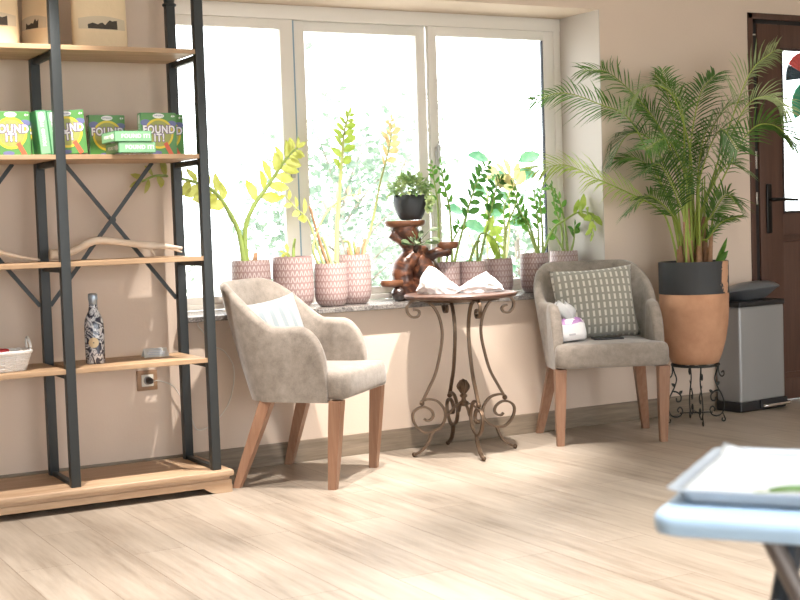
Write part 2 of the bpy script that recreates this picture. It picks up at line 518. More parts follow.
P_DATA = [[[[4.688, -0.281, 0.842], [4.592, -0.218, 1.245], [4.461, -0.14, 1.58], [4.322, -0.073, 1.667], [4.15, 0.01, 1.734], [4.0, 0.074, 1.697]], 0.12], [[[4.688, -0.281, 0.842], [4.563, -0.233, 1.116], [4.415, -0.184, 1.203], [4.246, -0.124, 1.285], [4.082, -0.067, 1.361], [3.918, -0.017, 1.329]], 0.16], [[[4.697, -0.286, 0.842], [4.643, -0.236, 1.269], [4.551, -0.18, 1.48], [4.448, -0.129, 1.509], [4.353, -0.095, 1.357]], 0.15], [[[4.715, -0.296, 0.841], [4.717, -0.24, 1.372], [4.686, -0.183, 1.661], [4.672, -0.142, 1.847]], 0.13], [[[4.724, -0.301, 0.841], [4.715, -0.298, 1.42], [4.627, -0.27, 1.704], [4.485, -0.23, 1.746], [4.352, -0.205, 1.62]], 0.13], [[[4.742, -0.311, 0.84], [4.825, -0.337, 1.262], [4.945, -0.387, 1.62], [5.029, -0.428, 1.824], [5.134, -0.487, 1.922]], 0.16], [[[4.751, -0.316, 0.84], [4.831, -0.377, 1.312], [4.941, -0.465, 1.624], [5.026, -0.556, 1.672], [5.071, -0.634, 1.59]], 0.14], [[[4.751, -0.316, 0.84], [4.832, -0.405, 1.259], [4.922, -0.511, 1.498], [4.985, -0.616, 1.525], [5.039, -0.724, 1.417]], 0.13], [[[4.678, -0.276, 0.842], [4.583, -0.286, 1.104], [4.444, -0.284, 1.189], [4.301, -0.291, 1.101]], 0.1], [[[4.751, -0.316, 0.84], [4.763, -0.368, 0.963], [4.798, -0.435, 1.044], [4.857, -0.519, 1.071]], 0.06], [[[4.706, -0.291, 0.841], [4.758, -0.249, 1.423], [4.839, -0.243, 1.71], [4.933, -0.256, 1.815]], 0.14], [[[4.715, -0.296, 0.841], [4.797, -0.28, 1.369], [4.928, -0.309, 1.617], [5.053, -0.347, 1.677]], 0.14], [[[4.697, -0.286, 0.842], [4.68, -0.218, 1.321], [4.619, -0.141, 1.586], [4.535, -0.06, 1.697]], 0.13], [[[4.706, -0.291, 0.841], [4.649, -0.338, 1.265], [4.518, -0.36, 1.467], [4.353, -0.379, 1.416]], 0.13], [[[4.724, -0.301, 0.841], [4.724, -0.376, 1.313], [4.751, -0.485, 1.509], [4.759, -0.603, 1.401]], 0.13], [[[4.733, -0.306, 0.84], [4.765, -0.356, 1.159], [4.833, -0.435, 1.335], [4.896, -0.526, 1.294]], 0.11], [[[4.724, -0.301, 0.841], [4.729, -0.331, 1.238], [4.737, -0.373, 1.466], [4.751, -0.428, 1.564]], 0.13], [[[4.688, -0.281, 0.842], [4.615, -0.205, 1.219], [4.521, -0.132, 1.379], [4.426, -0.069, 1.383]], 0.12], [[[4.706, -0.291, 0.841], [4.601, -0.329, 1.164], [4.463, -0.359, 1.342], [4.306, -0.394, 1.292]], 0.11], [[[4.737, -0.309, 0.84], [4.755, -0.409, 1.081], [4.759, -0.511, 1.18], [4.743, -0.613, 1.127]], 0.09], [[[4.715, -0.296, 0.841], [4.711, -0.259, 1.526], [4.687, -0.246, 1.681], [4.584, -0.191, 1.814]], 0.12], [[[4.706, -0.291, 0.841], [4.691, -0.245, 1.294], [4.598, -0.166, 1.584], [4.42, -0.044, 1.826], [4.293, 0.035, 1.858]], 0.14]]
drift_DATA = [[1.398, -0.25, 1.017], [1.427, -0.25, 1.013], [1.48, -0.25, 1.021], [1.518, -0.25, 1.036], [1.556, -0.25, 1.055], [1.606, -0.25, 1.064], [1.711, -0.25, 1.05], [1.809, -0.25, 1.036], [1.883, -0.25, 1.029], [1.958, -0.25, 1.019]]
prong_DATA = [[1.788, -0.25, 1.038], [1.817, -0.25, 1.021], [1.838, -0.25, 0.99]]
prong2_DATA = [[1.887, -0.25, 1.028], [1.931, -0.25, 1.012], [1.957, -0.25, 1.002]]
drift2_DATA = [[1.049, -0.25, 1.062], [1.143, -0.25, 1.043], [1.201, -0.25, 1.031], [1.278, -0.25, 1.009], [1.357, -0.25, 0.994]]
cable_DATA = [[1.855, -0.02, 0.455], [1.913, -0.02, 0.437], [1.98, -0.02, 0.4], [2.045, -0.02, 0.273], [2.079, -0.02, 0.203], [2.161, -0.02, 0.23], [2.237, -0.02, 0.323], [2.262, -0.02, 0.457], [2.222, -0.02, 0.541], [2.162, -0.02, 0.577], [2.126, -0.02, 0.634], [2.105, -0.02, 0.684], [2.24, -0.055, 0.695], [2.24, -0.03, 0.722], [2.25, 0.05, 0.72]]# ------------------------------------------------------------------ camera
yaw, pit, rol = R(28.821), R(-3.316), R(-1.897)
Fv = Vector((math.sin(yaw) * math.cos(pit), math.cos(yaw) * math.cos(pit), math.sin(pit)))
R0 = Vector((math.cos(yaw), -math.sin(yaw), 0))
U0 = R0.cross(Fv)
Rv = R0 * math.cos(rol) + U0 * math.sin(rol)
Uv = -R0 * math.sin(rol) + U0 * math.cos(rol)
cam = bpy.data.cameras.new('camera')
cam.sensor_width = 36
cam.lens = 60.787
cam.clip_end = 200
cam.dof.use_dof = True
cam.dof.focus_distance = 6.25
cam.dof.aperture_fstop = 6.0
co = bpy.data.objects.new('camera', cam)
C.objects.link(co)
Mc = Matrix((Rv, Uv, -Fv)).transposed().to_4x4()
Mc.translation = (0, -5.7065, 1.1)
co.matrix_world = Mc
SC.camera = co
SC.view_settings.view_transform = 'Standard'
SC.view_settings.look = 'None'
SC.view_settings.gamma = 1
SC.view_settings.exposure = 0.52
try:
    SC.cycles.use_denoising = True
    SC.cycles.max_bounces = 10
    SC.cycles.transparent_max_bounces = 12
    SC.cycles.caustics_reflective = False
    SC.cycles.caustics_refractive = False
    SC.cycles.sample_clamp_indirect = 8
except Exception:
    pass

# ------------------------------------------------------------------ room shell
XL, XR_, YF, ZC = -3.6, 7.6, -9.0, 2.86
WX0, WX1, WZ0, WZ1, WD = 2.035, 4.38, .685, 2.169, .43      # window recess
DX0, DX1, DZ = 5.407, 6.36, 2.2                            # door opening

bm = bmesh.new()
box2(bm, (XL - .2, YF - .2, -.12), (XR_ + .2, WD, 0))
struct('floor', bm, M['floor'], smooth=False)
bm = bmesh.new()
box2(bm, (XL - .2, YF - .2, ZC), (XR_ + .2, WD, ZC + .15))
struct('ceiling', bm, M['ceil'], smooth=False)

bm = bmesh.new()
box2(bm, (XL, 0, 0), (WX0, WD, ZC))
box2(bm, (WX0, 0, 0), (WX1, WD, WZ0))
box2(bm, (WX0, 0, WZ1), (WX1, WD, ZC))
box2(bm, (WX1, 0, 0), (DX0, WD, ZC))
box2(bm, (DX0, 0, DZ), (DX1, WD, ZC))
box2(bm, (DX1, 0, 0), (XR_, WD, ZC))
struct('wall_back', bm, M['paint'], smooth=False)
bm = bmesh.new()
box2(bm, (XL - .2, YF, 0), (XL, WD, ZC))
struct('wall_left', bm, M['plain'], smooth=False)
bm = bmesh.new()
box2(bm, (XR_, YF, 0), (XR_ + .2, WD, ZC))
struct('wall_right', bm, M['plain'], smooth=False)
# shopfront behind the camera: a wide opening onto the street
bm = bmesh.new()
box2(bm, (XL, YF - .2, 0), (XR_, YF, .35))
box2(bm, (XL, YF - .2, 2.62), (XR_, YF, ZC))
for x in (XL, -.1, 3.6, XR_ - .25):
    box2(bm, (x, YF - .2, .35), (x + .25, YF, 2.62))
struct('wall_front', bm, M['plain'], smooth=False)

# sheet over the recess side: daylight tone put into the wall paint's colour
bm = bmesh.new()
box2(bm, (WX1 - .004, .0, .71), (WX1, .346, WZ1))
struct('trim_1', bm, M['reveal'], smooth=False)

# skirting
bm = bmesh.new()
box2(bm, (XL, -.013, 0), (5.392, 0, .1), bev=.003)
struct('baseboard_back', bm, M['skirt'], smooth=False)

# ------------------------------------------------------------------ window
Yw = .346
bm = bmesh.new()
fz0, fz1 = .712, 2.156
box2(bm, (WX0, Yw, fz0), (WX1, Yw + .075, .738), bev=.003)
box2(bm, (WX0, Yw, 2.1), (WX1, Yw + .075, WZ1), bev=.003)
box2(bm, (WX0, Yw, .736), (WX0 + .05, Yw + .075, 2.102), bev=.003)
box2(bm, (4.332, Yw, .736), (WX1 - .004, Yw + .075, 2.102), bev=.003)
win = struct('window_1', bm, M['upvc'], angle=40)

def sash(x0, x1, y, lw, rw, zb=.738, zt=2.1, bh=.036, th=.048):
    bm = bmesh.new()
    d = .03
    box2(bm, (x0, y, zb), (x0 + lw, y + d, zt), bev=.004)
    box2(bm, (x1 - rw, y, zb), (x1, y + d, zt), bev=.004)
    box2(bm, (x0 + lw - .002, y, zb), (x1 - rw + .002, y + d, zb + bh), bev=.004)
    box2(bm, (x0 + lw - .002, y, zt - th), (x1 - rw + .002, y + d, zt), bev=.004)
    s = obj('sash', bm, M['upvc'], win, angle=40)
    bm = bmesh.new()
    box2(bm, (x0 + lw - .004, y + .011, zb + bh - .004), (x1 - rw + .004, y + .017, zt - th + .004))
    obj('pane', bm, M['glass'], s, smooth=False)
    return s
s1 = sash(WX0 + .04, 2.785, Yw + .006, .07, .069)
s2 = sash(2.803, 3.55, Yw + .04, .06, .056)
s3 = sash(3.548, 4.334, Yw + .006, .05, .066)
bm = bmesh.new()
box2(bm, (2.785, Yw + .03, .738), (2.803, Yw + .06, 2.1))
obj('gasket_or_reflection', bm, mat('blue_gap_reflection', (.22, .33, .42), .3), win, smooth=False)  # blue strip in the sash gap: a reflection painted as colour
bm = bmesh.new()
box2(bm, (4.262, Yw + .012, .775), (4.269, Yw + .03, 2.05))
obj('gasket_or_reflection', bm, M['rubber'], win, smooth=False)
for sx, s, zz in ((2.757, s1, 1.38), (3.578, s3, 1.43)):
    bm = bmesh.new()
    box2(bm, (sx - .011, Yw - .010, zz - .05), (sx + .011, Yw + .008, zz + .05), bev=.006)
    box2(bm, (sx - .006, Yw - .03, zz - .015), (sx + .006, Yw - .008, zz + .06), bev=.004)
    obj('handle', bm, mat('grey_latch', (.42, .41, .39), .4, metal=.3), s, angle=40)
# granite sill board
bm = bmesh.new()
box2(bm, (WX0 - .015, -.055, .686), (WX1 + .04, Yw + .01, .71), bev=.004)
obj('window_sill', bm, M['granite'], win, smooth=False)

# ------------------------------------------------------------------ door
bm = bmesh.new()
box2(bm, (DX0, -.008, 0), (DX0 + .034, .12, DZ), bev=.003)
box2(bm, (DX0, -.008, DZ - .034), (DX1, .12, DZ), bev=.003)
box2(bm, (DX1 - .034, -.008, 0), (DX1, .12, DZ), bev=.003)
door = struct('door_1', bm, M['door'], angle=40)
bm = bmesh.new()
box2(bm, (DX0 + .034, .012, 0), (DX0 + .074, .1, DZ - .034))
box2(bm, (DX0 + .034, .012, DZ - .058), (DX1 - .034, .1, DZ - .034))
obj('gap_strip', bm, mat('door_gap_shade', (.012, .010, .010), .5), door, smooth=False)  # near-black strip fills the gap beside the leaf; shade put into its colour
bm = bmesh.new()
lx0, lx1, ly0, ly1 = DX0 + .074, DX1 - .036, .0, .05
gx0, gx1, gz0, gz1 = 5.655, 6.17, 1.075, 2.012
zt = DZ - .058
box2(bm, (lx0, ly0, .006), (gx0, ly1, zt), bev=.002)
box2(bm, (gx1, ly0, .006), (lx1, ly1, zt), bev=.002)
box2(bm, (gx0, ly0, gz1), (gx1, ly1, zt), bev=.002)
box2(bm, (gx0, ly0, .953), (gx1, ly1, gz0), bev=.002)
box2(bm, (gx0, ly0, .006), (gx1, ly1, .124), bev=.002)
box2(bm, (gx0 - .04, ly0 + .016, .12), (gx1, ly1 - .01, .957))
box2(bm, (gx0 + .0, ly0 + .006, .16), (gx1 - .04, ly1 - .01, .915), bev=.01)
leaf = obj('door_leaf', bm, M['door'], door, angle=40)
bm = bmesh.new()
box2(bm, (gx0 - .01, .022, gz0 - .01), (gx1 + .01, .028, gz1 + .01))
obj('pane', bm, M['glass'], leaf, smooth=False)
bm = bmesh.new()
for a, b in (((gx0, -.004, gz0), (gx0 + .014, .022, gz1)), ((gx1 - .014, -.004, gz0), (gx1, .022, gz1)),
             ((gx0, -.004, gz0), (gx1, .022, gz0 + .014)), ((gx0, -.004, gz1 - .014), (gx1, .022, gz1))):
    box2(bm, a, b, bev=.003)
obj('glazing_bead', bm, mat('dark_bead', (.035, .018, .014), .4), leaf, angle=40)
mh = mat('black_bronze_handle', (.014, .012, .011), .35, metal=.6)
bm = bmesh.new()
box2(bm, (5.522, -.012, .965), (5.563, .002, 1.245), bev=.008, seg=3)
hd = obj('handle_plate', bm, mh, leaf, angle=50)
bm = bmesh.new()
tube(bm, [(5.543, -.005, 1.155), (5.543, -.05, 1.155)], .011, 12)
tube(bm, spline([(5.543, -.047, 1.155), (5.57, -.052, 1.156), (5.65, -.052, 1.153), (5.72, -.05, 1.15)], 5), lambda t: .011 - .003 * t, 12)
obj('lever', bm, mh, hd)
bm = bmesh.new()
box2(bm, (5.448, .002, 2.075), (5.47, .014, 2.085), bev=.002)
box2(bm, (5.452, .0, 1.33), (5.466, .014, 1.43), bev=.003)
box2(bm, (5.452, .0, 1.13), (5.466, .014, 1.2), bev=.003)
obj('strike_plate', bm, M['chrome'], door, angle=40)
# the round parasol-like decoration hanging behind the glass
dec = thing('hanging_ornament', 'red, dark and green fan shaped ornament behind the door glass', 'ornament', (6.01, .16, 1.865))
def fan(name, c, r, a0, a1, m, parent):
    bm = bmesh.new()
    rows = []
    n = 14
    for rr in (0.02, r * .5, r):
        rows.append([(c[0] + rr * math.cos(R(a0 + (a1 - a0) * k / n)), -.004 - .02 * (1 - (rr / r) ** 2) + .004 * (k % 2), c[2] + rr * math.sin(R(a0 + (a1 - a0) * k / n))) for k in range(n + 1)])
    g = quadstrip(bm, rows)
    ex = bmesh.ops.extrude_face_region(bm, geom=bm.faces[:])
    for v in [e for e in ex['geom'] if isinstance(e, bmesh.types.BMVert)]:
        v.co.y += .008
    return obj(name, bm, m, parent, angle=30)
fan('red_vane', (0, 0, 0), .155, 60, 148, mat('red_paper', (.75, .10, .09), .6), dec)
fan('dark_vane', (0, 0, 0), .155, 150, 186, mat('slate_paper', (.07, .10, .13), .6), dec)
fan('green_vane', (0.03, 0, -.155), .14, 100, 215, mat('green_paper', (.05, .34, .20), .6), dec)
bm = bmesh.new()
tube(bm, [(0, 0, .04), (0, 0, .336)], .002, 6)
tube(bm, [(0.0, 0, 0), (0.02, 0, -.2)], .003, 6)
obj('cord', bm, M['rubber'], dec)

# ------------------------------------------------------------------ outside
bm = bmesh.new()
box2(bm, (-40, WD + .01, -.5), (60, 70, -.3))
struct('ground_outside', bm, M['ground'], smooth=False)
bm = bmesh.new()
box2(bm, (-40, -70, -.5), (60, YF - .21, -.3))
struct('street_outside', bm, M['ground'], smooth=False)
bm = bmesh.new()
box2(bm, (DX0, WD + .012, -.3), (DX1 + 1, 2.2, -.02))
struct('doorstep_slab', bm, M['ground'], smooth=False)

def tree(name, label, loc, h, r, n, L, W, m, seed, zlow=.25, trunk=.03, group='garden trees outside the window', ry=None):
    q = random.Random(seed)
    t = thing(name, label, 'tree', loc, 0)
    bm = bmesh.new()
    top = h * .82
    tips = []
    tube(bm, spline([(0, 0, 0), (q.uniform(-.1, .1), 0, top * .5), (q.uniform(-.15, .15), q.uniform(-.1, .1), top)], 5), lambda s: trunk * (1 - .7 * s), 8)
    for k in range(11):
        z = h * (zlow + (.92 - zlow) * k / 11)
        a = q.uniform(0, 2 * PI)
        rr = r * q.uniform(.6, 1.0)
        e = Vector((math.cos(a) * rr, math.sin(a) * rr * (ry or 1), min(h, z + h * .12)))
        tube(bm, spline([(0, 0, z * .8), e * .5 + Vector((0, 0, z * .45)), e], 4), lambda s: trunk * .45 * (1 - .8 * s), 6)
        tips += [Vector((0, 0, z * .8)).lerp(e, f) for f in (.45, .7, .9, 1)]
    obj('trunk', bm, M['trunk'], t)
    bm = bmesh.new()
    for k in range(n):
        b = q.choice(tips)
        g = r * .30
        p = b + Vector((q.gauss(0, g), q.gauss(0, g), q.gauss(0, g * .9)))
        if p.z < .05:
            p.z = .05 + q.random() * .2
        d = Vector((q.uniform(-1, 1), q.uniform(-1, 1), q.uniform(-.8, .4)))
        nn = Vector((q.uniform(-.6, .6), q.uniform(-.6, .6), 1))
        d.normalize()
        nn = (nn - d * nn.dot(d)).normalized()
        s = d.cross(nn)
        l, w = L * q.uniform(.7, 1.2), W * q.uniform(.7, 1.2)
        vs = [bm.verts.new(p), bm.verts.new(p + d * l * .45 + s * w * .5 + nn * w * .12), bm.verts.new(p + d * l), bm.verts.new(p + d * l * .45 - s * w * .5 + nn * w * .12)]
        mid = bm.verts.new(p + d * l * .5)
        bm.faces.new((vs[0], vs[1], mid))
        bm.faces.new((vs[1], vs[2], mid))
        bm.faces.new((vs[2], vs[3], mid))
        bm.faces.new((vs[3], vs[0], mid))
    obj('foliage', bm, m, t, smooth=False)
    return t
GZ = -.3
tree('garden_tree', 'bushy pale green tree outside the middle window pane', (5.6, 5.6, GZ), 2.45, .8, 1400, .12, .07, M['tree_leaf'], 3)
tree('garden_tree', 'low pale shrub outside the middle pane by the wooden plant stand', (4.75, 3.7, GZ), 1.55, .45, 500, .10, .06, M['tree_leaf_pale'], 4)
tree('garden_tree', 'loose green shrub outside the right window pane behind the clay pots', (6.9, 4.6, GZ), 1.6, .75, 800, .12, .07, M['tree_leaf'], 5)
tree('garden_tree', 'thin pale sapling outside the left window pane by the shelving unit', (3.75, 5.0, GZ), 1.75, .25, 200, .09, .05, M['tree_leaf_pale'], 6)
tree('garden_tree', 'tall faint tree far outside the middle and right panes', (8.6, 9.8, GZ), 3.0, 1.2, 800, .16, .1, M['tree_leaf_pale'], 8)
# the young plant with big round leaves close to the right pane
t = thing('broad_leaf_sapling', 'big leaved sapling just outside the right window pane', 'plant', (4.56, 1.35, GZ))
bm = bmesh.new()
stems = [[(0, 0, 0), (-.03, 0, .8), (-.05, 0, 1.35), (-.02, 0, 1.78)], [(0, 0, .9), (.12, .02, 1.25), (.13, 0, 1.62), (.2, 0, 1.76)], [(0, 0, .8), (-.12, 0, 1.15), (-.22, .05, 1.5)]]
for s in stems:
    tube(bm, spline(s, 6), lambda u: .009 * (1 - .6 * u), 6)
obj('stem', bm, M['stem_pale'], t)
q = random.Random(12)
for P, dx, dz, L in (((-.06, 0, 1.33), -1, .25, .17), ((-.06, 0, 1.42), 1, .3, .17), ((-.04, 0, 1.55), -1, .35, .16), ((-.03, 0, 1.64), 1, .2, .15), ((-.02, 0, 1.76), -.9, .2, .15),
                    ((.12, 0, 1.36), 1, .15, .17), ((.13, 0, 1.5), -.8, .4, .13), ((.15, 0, 1.64), 1, .3, .16), ((.2, 0, 1.75), .8, .25, .15), ((-.2, .03, 1.45), -1, .1, .15), ((-.1, 0, 1.1), -1, .1, .16), ((.03, 0, 1.08), 1, .1, .16)):
    bm = bmesh.new()
    leafblade(bm, Vector(P), Vector((dx, q.uniform(-.3, .3), dz)), Vector((q.uniform(-.2, .2), -.8, .6)), L, L * .62)
    obj('leaf', bm, M['broad'], t)
# ------------------------------------------------------------------ shelving unit
X0, X1, X2, YA, YB = .818, 1.409, 2.0, -.427, -.099
ZS = [1.831, 1.405, .985, .563]
PB = .0935
su = thing('shelving_unit', 'tall black steel and oak shelving unit on a pine plinth', 'shelf', (1.409, -.263, 0))
L0 = -su.location
bm = bmesh.new()
box2(bm, (.70, -.478, .068), (2.064, -.035, PB), bev=.010, seg=3)
box2(bm, (.715, -.462, .050), (2.048, -.045, .070))
box2(bm, (.705, -.470, .026), (2.055, -.040, .055), bev=.006, seg=3)
for xa, xb in ((1.93, 2.055), (.705, .83)):      # shaped bracket feet
    n = 8
    sgn = 1 if xa > 1.5 else -1
    xe, xi = (xb, xa) if sgn > 0 else (xa, xb)
    prof = [(xe, .03), (xe, .0), (xi + sgn * .055, 0)] + [(xi + sgn * .055 * (1 - k / n), .028 * (k / n) ** 1.6) for k in range(1, n + 1)]
    fr = [bm.verts.new((x, -.470, z)) for x, z in prof]
    bk = [bm.verts.new((x, -.050, z)) for x, z in prof]
    bm.faces.new(fr)
    bm.faces.new(bk[::-1])
    for i in range(len(prof)):
        j = (i + 1) % len(prof)
        bm.faces.new((fr[i], fr[j], bk[j], bk[i]))
obj('plinth', bm, M['plinth'], su, L0, angle=35)
pw = .019
for X in (X0, X1, X2):
    for Y in (YA, YB):
        bm = bmesh.new()
        box2(bm, (X - pw, Y - pw, PB), (X + pw, Y + pw, 2.06), bev=.0025)
        po = obj('post', bm, M['black_metal'], su, L0, angle=40)
        bm = bmesh.new()
        lathe(bm, [(.019, 2.055), (.030, 2.058), (.030, 2.066), (.022, 2.070), (.024, 2.085), (.034, 2.095), (.036, 2.118), (.026, 2.138), (.018, 2.146), (.022, 2.152), (.026, 2.168), (.018, 2.19), (.004, 2.198)], 20, c=(X, Y, 0))
        obj('finial', bm, M['black_metal'], po)
    bm = bmesh.new()
    box2(bm, (X - .012, YA, PB), (X + .012, YB, PB + .016), bev=.002)
    obj('foot_bar', bm, M['black_metal'], su, L0, angle=40)
    for z in ZS:
        bm = bmesh.new()
        box2(bm, (X - .012, YA + pw, z - .042), (X + .012, YB - pw, z - .019), bev=.002)
        obj('bracket', bm, M['black_metal'], su, L0, angle=40)
for (xa, xb) in ((X0, X1), (X1, X2)):
    for z in ZS:
        bm = bmesh.new()
        box2(bm, (xa + pw - .002, YA - .014, z - .019), (xb - pw + .002, YB + .012, z), bev=.002)
        obj('shelf_board', bm, M['shelf'], su, L0, smooth=False)
    cx = (xa + xb) / 2
    for s in (-1, 1):
        bm = bmesh.new()
        a, b = Vector((cx - s * .188, YB + .004, 1.387)), Vector((cx + s * .275, YB + .004, .80))
        d = (b - a).normalized()
        side = Vector((-d.z, 0, d.x)) * .008
        th = Vector((0, .004, 0)) + Vector((0, s * .004, 0))
        for off in ((0, 0),):
            vs = [p + sd + t_ for p in (a, b) for sd in (-side, side) for t_ in (Vector((0, s * .004 - .004, 0)), Vector((0, s * .004 + .004, 0)))]
            bv = [bm.verts.new(v) for v in vs]
            for f in ((0, 1, 3, 2), (4, 6, 7, 5), (0, 4, 5, 1), (2, 3, 7, 6), (0, 2, 6, 4), (1, 5, 7, 3)):
                bm.faces.new([bv[i] for i in f])
        obj('cross_brace', bm, M['black_metal'], su, L0, smooth=False)
    bm = bmesh.new()
    lathe(bm, [(.014, -.006), (.014, .006)], 16)
    obj('brace_boss', bm, M['black_metal'], su, (cx - su.location.x + .003, YB - su.location.y - .003, 1.148), (PI / 2, 0, 0), angle=40)

# ---- kraft pouches
kraft = mat('kraft_paper', (.74, .585, .38), .7, bump=.25, bscale=45, var=.06, vscale=12)
film = mat('clear_film', (.62, .52, .38), .12, spec=.8)
herb = mat('dried_black_herbs', (.05, .04, .03), .8, var=.6, vscale=60)
foil = mat('crinkled_pale_film', (.75, .70, .62), .25, metal=.3, bump=.8, bscale=60)
def pouch(name, label, X, Y, W, H, rz, D=.075, window=True):
    t = thing(name, label, 'bag', (X, Y, ZS[0]), R(rz), 'kraft paper pouches on the top shelf')
    def sec(z):
        f = z / H
        w = W * (1 - .02 * math.sin(f * PI)) * .5
        d = D * .5 * (1 - f) ** .75 + .004
        if f < .08:
            w *= .94 + .75 * f
            d *= .9 + 1.2 * f
        return w, d
    bm = bmesh.new()
    rows = []
    n = 24
    for z in [0, .006, .02, .05, .08, .12, .16, .2, H * .85, H * .93, H]:
        w, d = sec(z)
        row = []
        for k in range(n):
            a = 2 * PI * k / n
            ca, sa = math.cos(a), math.sin(a)
            x = math.copysign(abs(ca) ** .55, ca) * w
            y = math.copysign(abs(sa) ** .8, sa) * d
            row.append((x, y + .002 * noise.noise(Vector((x * 30, z * 30, X))), z))
        rows.append(row)
    g = quadstrip(bm, rows, closed=True)
    bm.faces.new(g[0][::-1])
    bm.faces.new(g[-1])
    obj('pouch_body', bm, kraft, t)
    if window:
        bm = bmesh.new()
        bf = bmesh.new()
        for b_, ins, dy in ((bm, .0, .0016), (bf, .012, .0030)):
            rows = []
            for i in range(7):
                row = []
                for k in range(13):
                    u = -1 + 2 * k / 12
                    x = u * (W * .42 - ins * 3)
                    zt_ = .124 + .012 * math.cos(u * PI * .5) - ins * .5
                    zb_ = (.082 if b_ is bm else .084)
                    if b_ is bf:
                        zt_ = .098 + .022 * abs(noise.noise(Vector((u * 3 + X * 7, .4, 0)))) + .012 * (u > .2)
                    z = zb_ + (zt_ - zb_) * i / 6
                    w, d = sec(z)
                    y = -d * max(0, 1 - min(1, abs(x) / w) ** 3.636) ** .4
                    row.append((x, y - dy, z))
                rows.append(row)
            quadstrip(b_, rows)
        wn = obj('window_film', bm, film, t)
        obj('contents', bf, herb, wn)
    bm = bmesh.new()
    w, d = sec(H * .93)
    box2(bm, (-W * .49, -.0065, H * .95), (W * .49, .0065, H * .985))
    obj('heat_seal', bm, kraft, t, smooth=False)
    bm = bmesh.new()
    lathe(bm, [(.006, -.001), (.009, 0), (.006, .001)], 14)
    w, d = sec(H * .78)
    obj('hang_hole', bm, mat('hole_shade', (.4, .29, .18), .8), t, (0, -d - .0015, .78 * H), (PI / 2, 0, 0))
    return t
pouch('kraft_pouch', 'large kraft pouch with a clear window, between the two front posts on the top shelf', 1.632, -.29, .236, .33, 6)
pouch('kraft_pouch', 'kraft pouch half hidden behind the middle front post on the top shelf', 1.400, -.24, .17, .32, -62)
pouch('kraft_pouch', 'kraft pouch cut by the left edge of the photo on the top shelf', 1.195, -.29, .232, .33, 4)

# ---- green game boxes
gm = {}
gm['side'] = mat('green_box_side', (.035, .21, .075), .4)
gm['front'] = mat('green_box_front', (.085, .26, .06), .4, var=.25, vscale=14)
gm['mint'] = mat('mint_box_face', (.24, .50, .28), .4, var=.15, vscale=20)
gm['ring'] = mat('yellow_ring', (.72, .58, .05), .5)
gm['disc'] = mat('olive_disc', (.33, .36, .10), .5, var=.3, vscale=20)
gm['white'] = mat('white_ink', (.85, .85, .85), .5)
gm['purple'] = mat('purple_ink', (.16, .09, .26), .5)
gm['red'] = mat('red_ink', (.62, .13, .06), .5)
gm['blue'] = mat('slate_blue_ink', (.14, .16, .33), .5)
BW, BH, BD = .150, .172, .042
def text_mesh(body, size, offset=0.0, ext=.0003, sx=1):
    cu = bpy.data.curves.new('lettering', 'FONT')
    cu.body = body
    cu.size = size
    cu.align_x = 'CENTER'
    cu.align_y = 'CENTER'
    cu.offset = offset
    cu.extrude = ext
    cu.space_line = .8
    cu.space_character = 1.16
    o = bpy.data.objects.new('lettering', cu)
    C.objects.link(o)
    bpy.context.view_layer.update()
    me = bpy.data.meshes.new_from_object(o.evaluated_get(bpy.context.evaluated_depsgraph_get()))
    bpy.data.objects.remove(o)
    for v in me.vertices:
        v.co.x *= sx
    return me
TX = {'found_w': text_mesh('FOUND', .043, .0013, .0004, .82), 'found_p': text_mesh('FOUND', .043, .0040, .0002, .82),
      'it_w': text_mesh('IT!', .043, .0013, .0004, .82), 'it_p': text_mesh('IT!', .043, .0040, .0002, .82),
      'logo': text_mesh('Skillmatics', .0105, .0003, .0002), 'spine': text_mesh('FOUND IT!', .022, .0008, .0003), 'age': text_mesh('4+', .014, .0004, .0002)}
def meshpart(name, me, m, parent, loc, rot=(PI / 2, 0, 0), sc=1):
    me = me.copy()
    me.name = name
    me.materials.clear()
    me.materials.append(m)
    o = bpy.data.objects.new(name, me)
    C.objects.link(o)
    o.parent = parent
    o.location = loc
    o.rotation_euler = rot
    o.scale = (sc, sc, sc)
    return o
def disc(r, m, name, parent, loc, rot=(PI / 2, 0, 0), sx=1, sy=1, ring=0, th=.0004):
    bm = bmesh.new()
    if ring:
        lathe(bm, [(r - ring, 0), (r - ring, th), (r, th), (r, 0), (r - ring, 0)], 40, cap=False, sx=sx, sy=sy)
    else:
        lathe(bm, [(r, 0), (r, th)], 32, sx=sx, sy=sy)
    return obj(name, bm, m, parent, loc, rot, smooth=False)
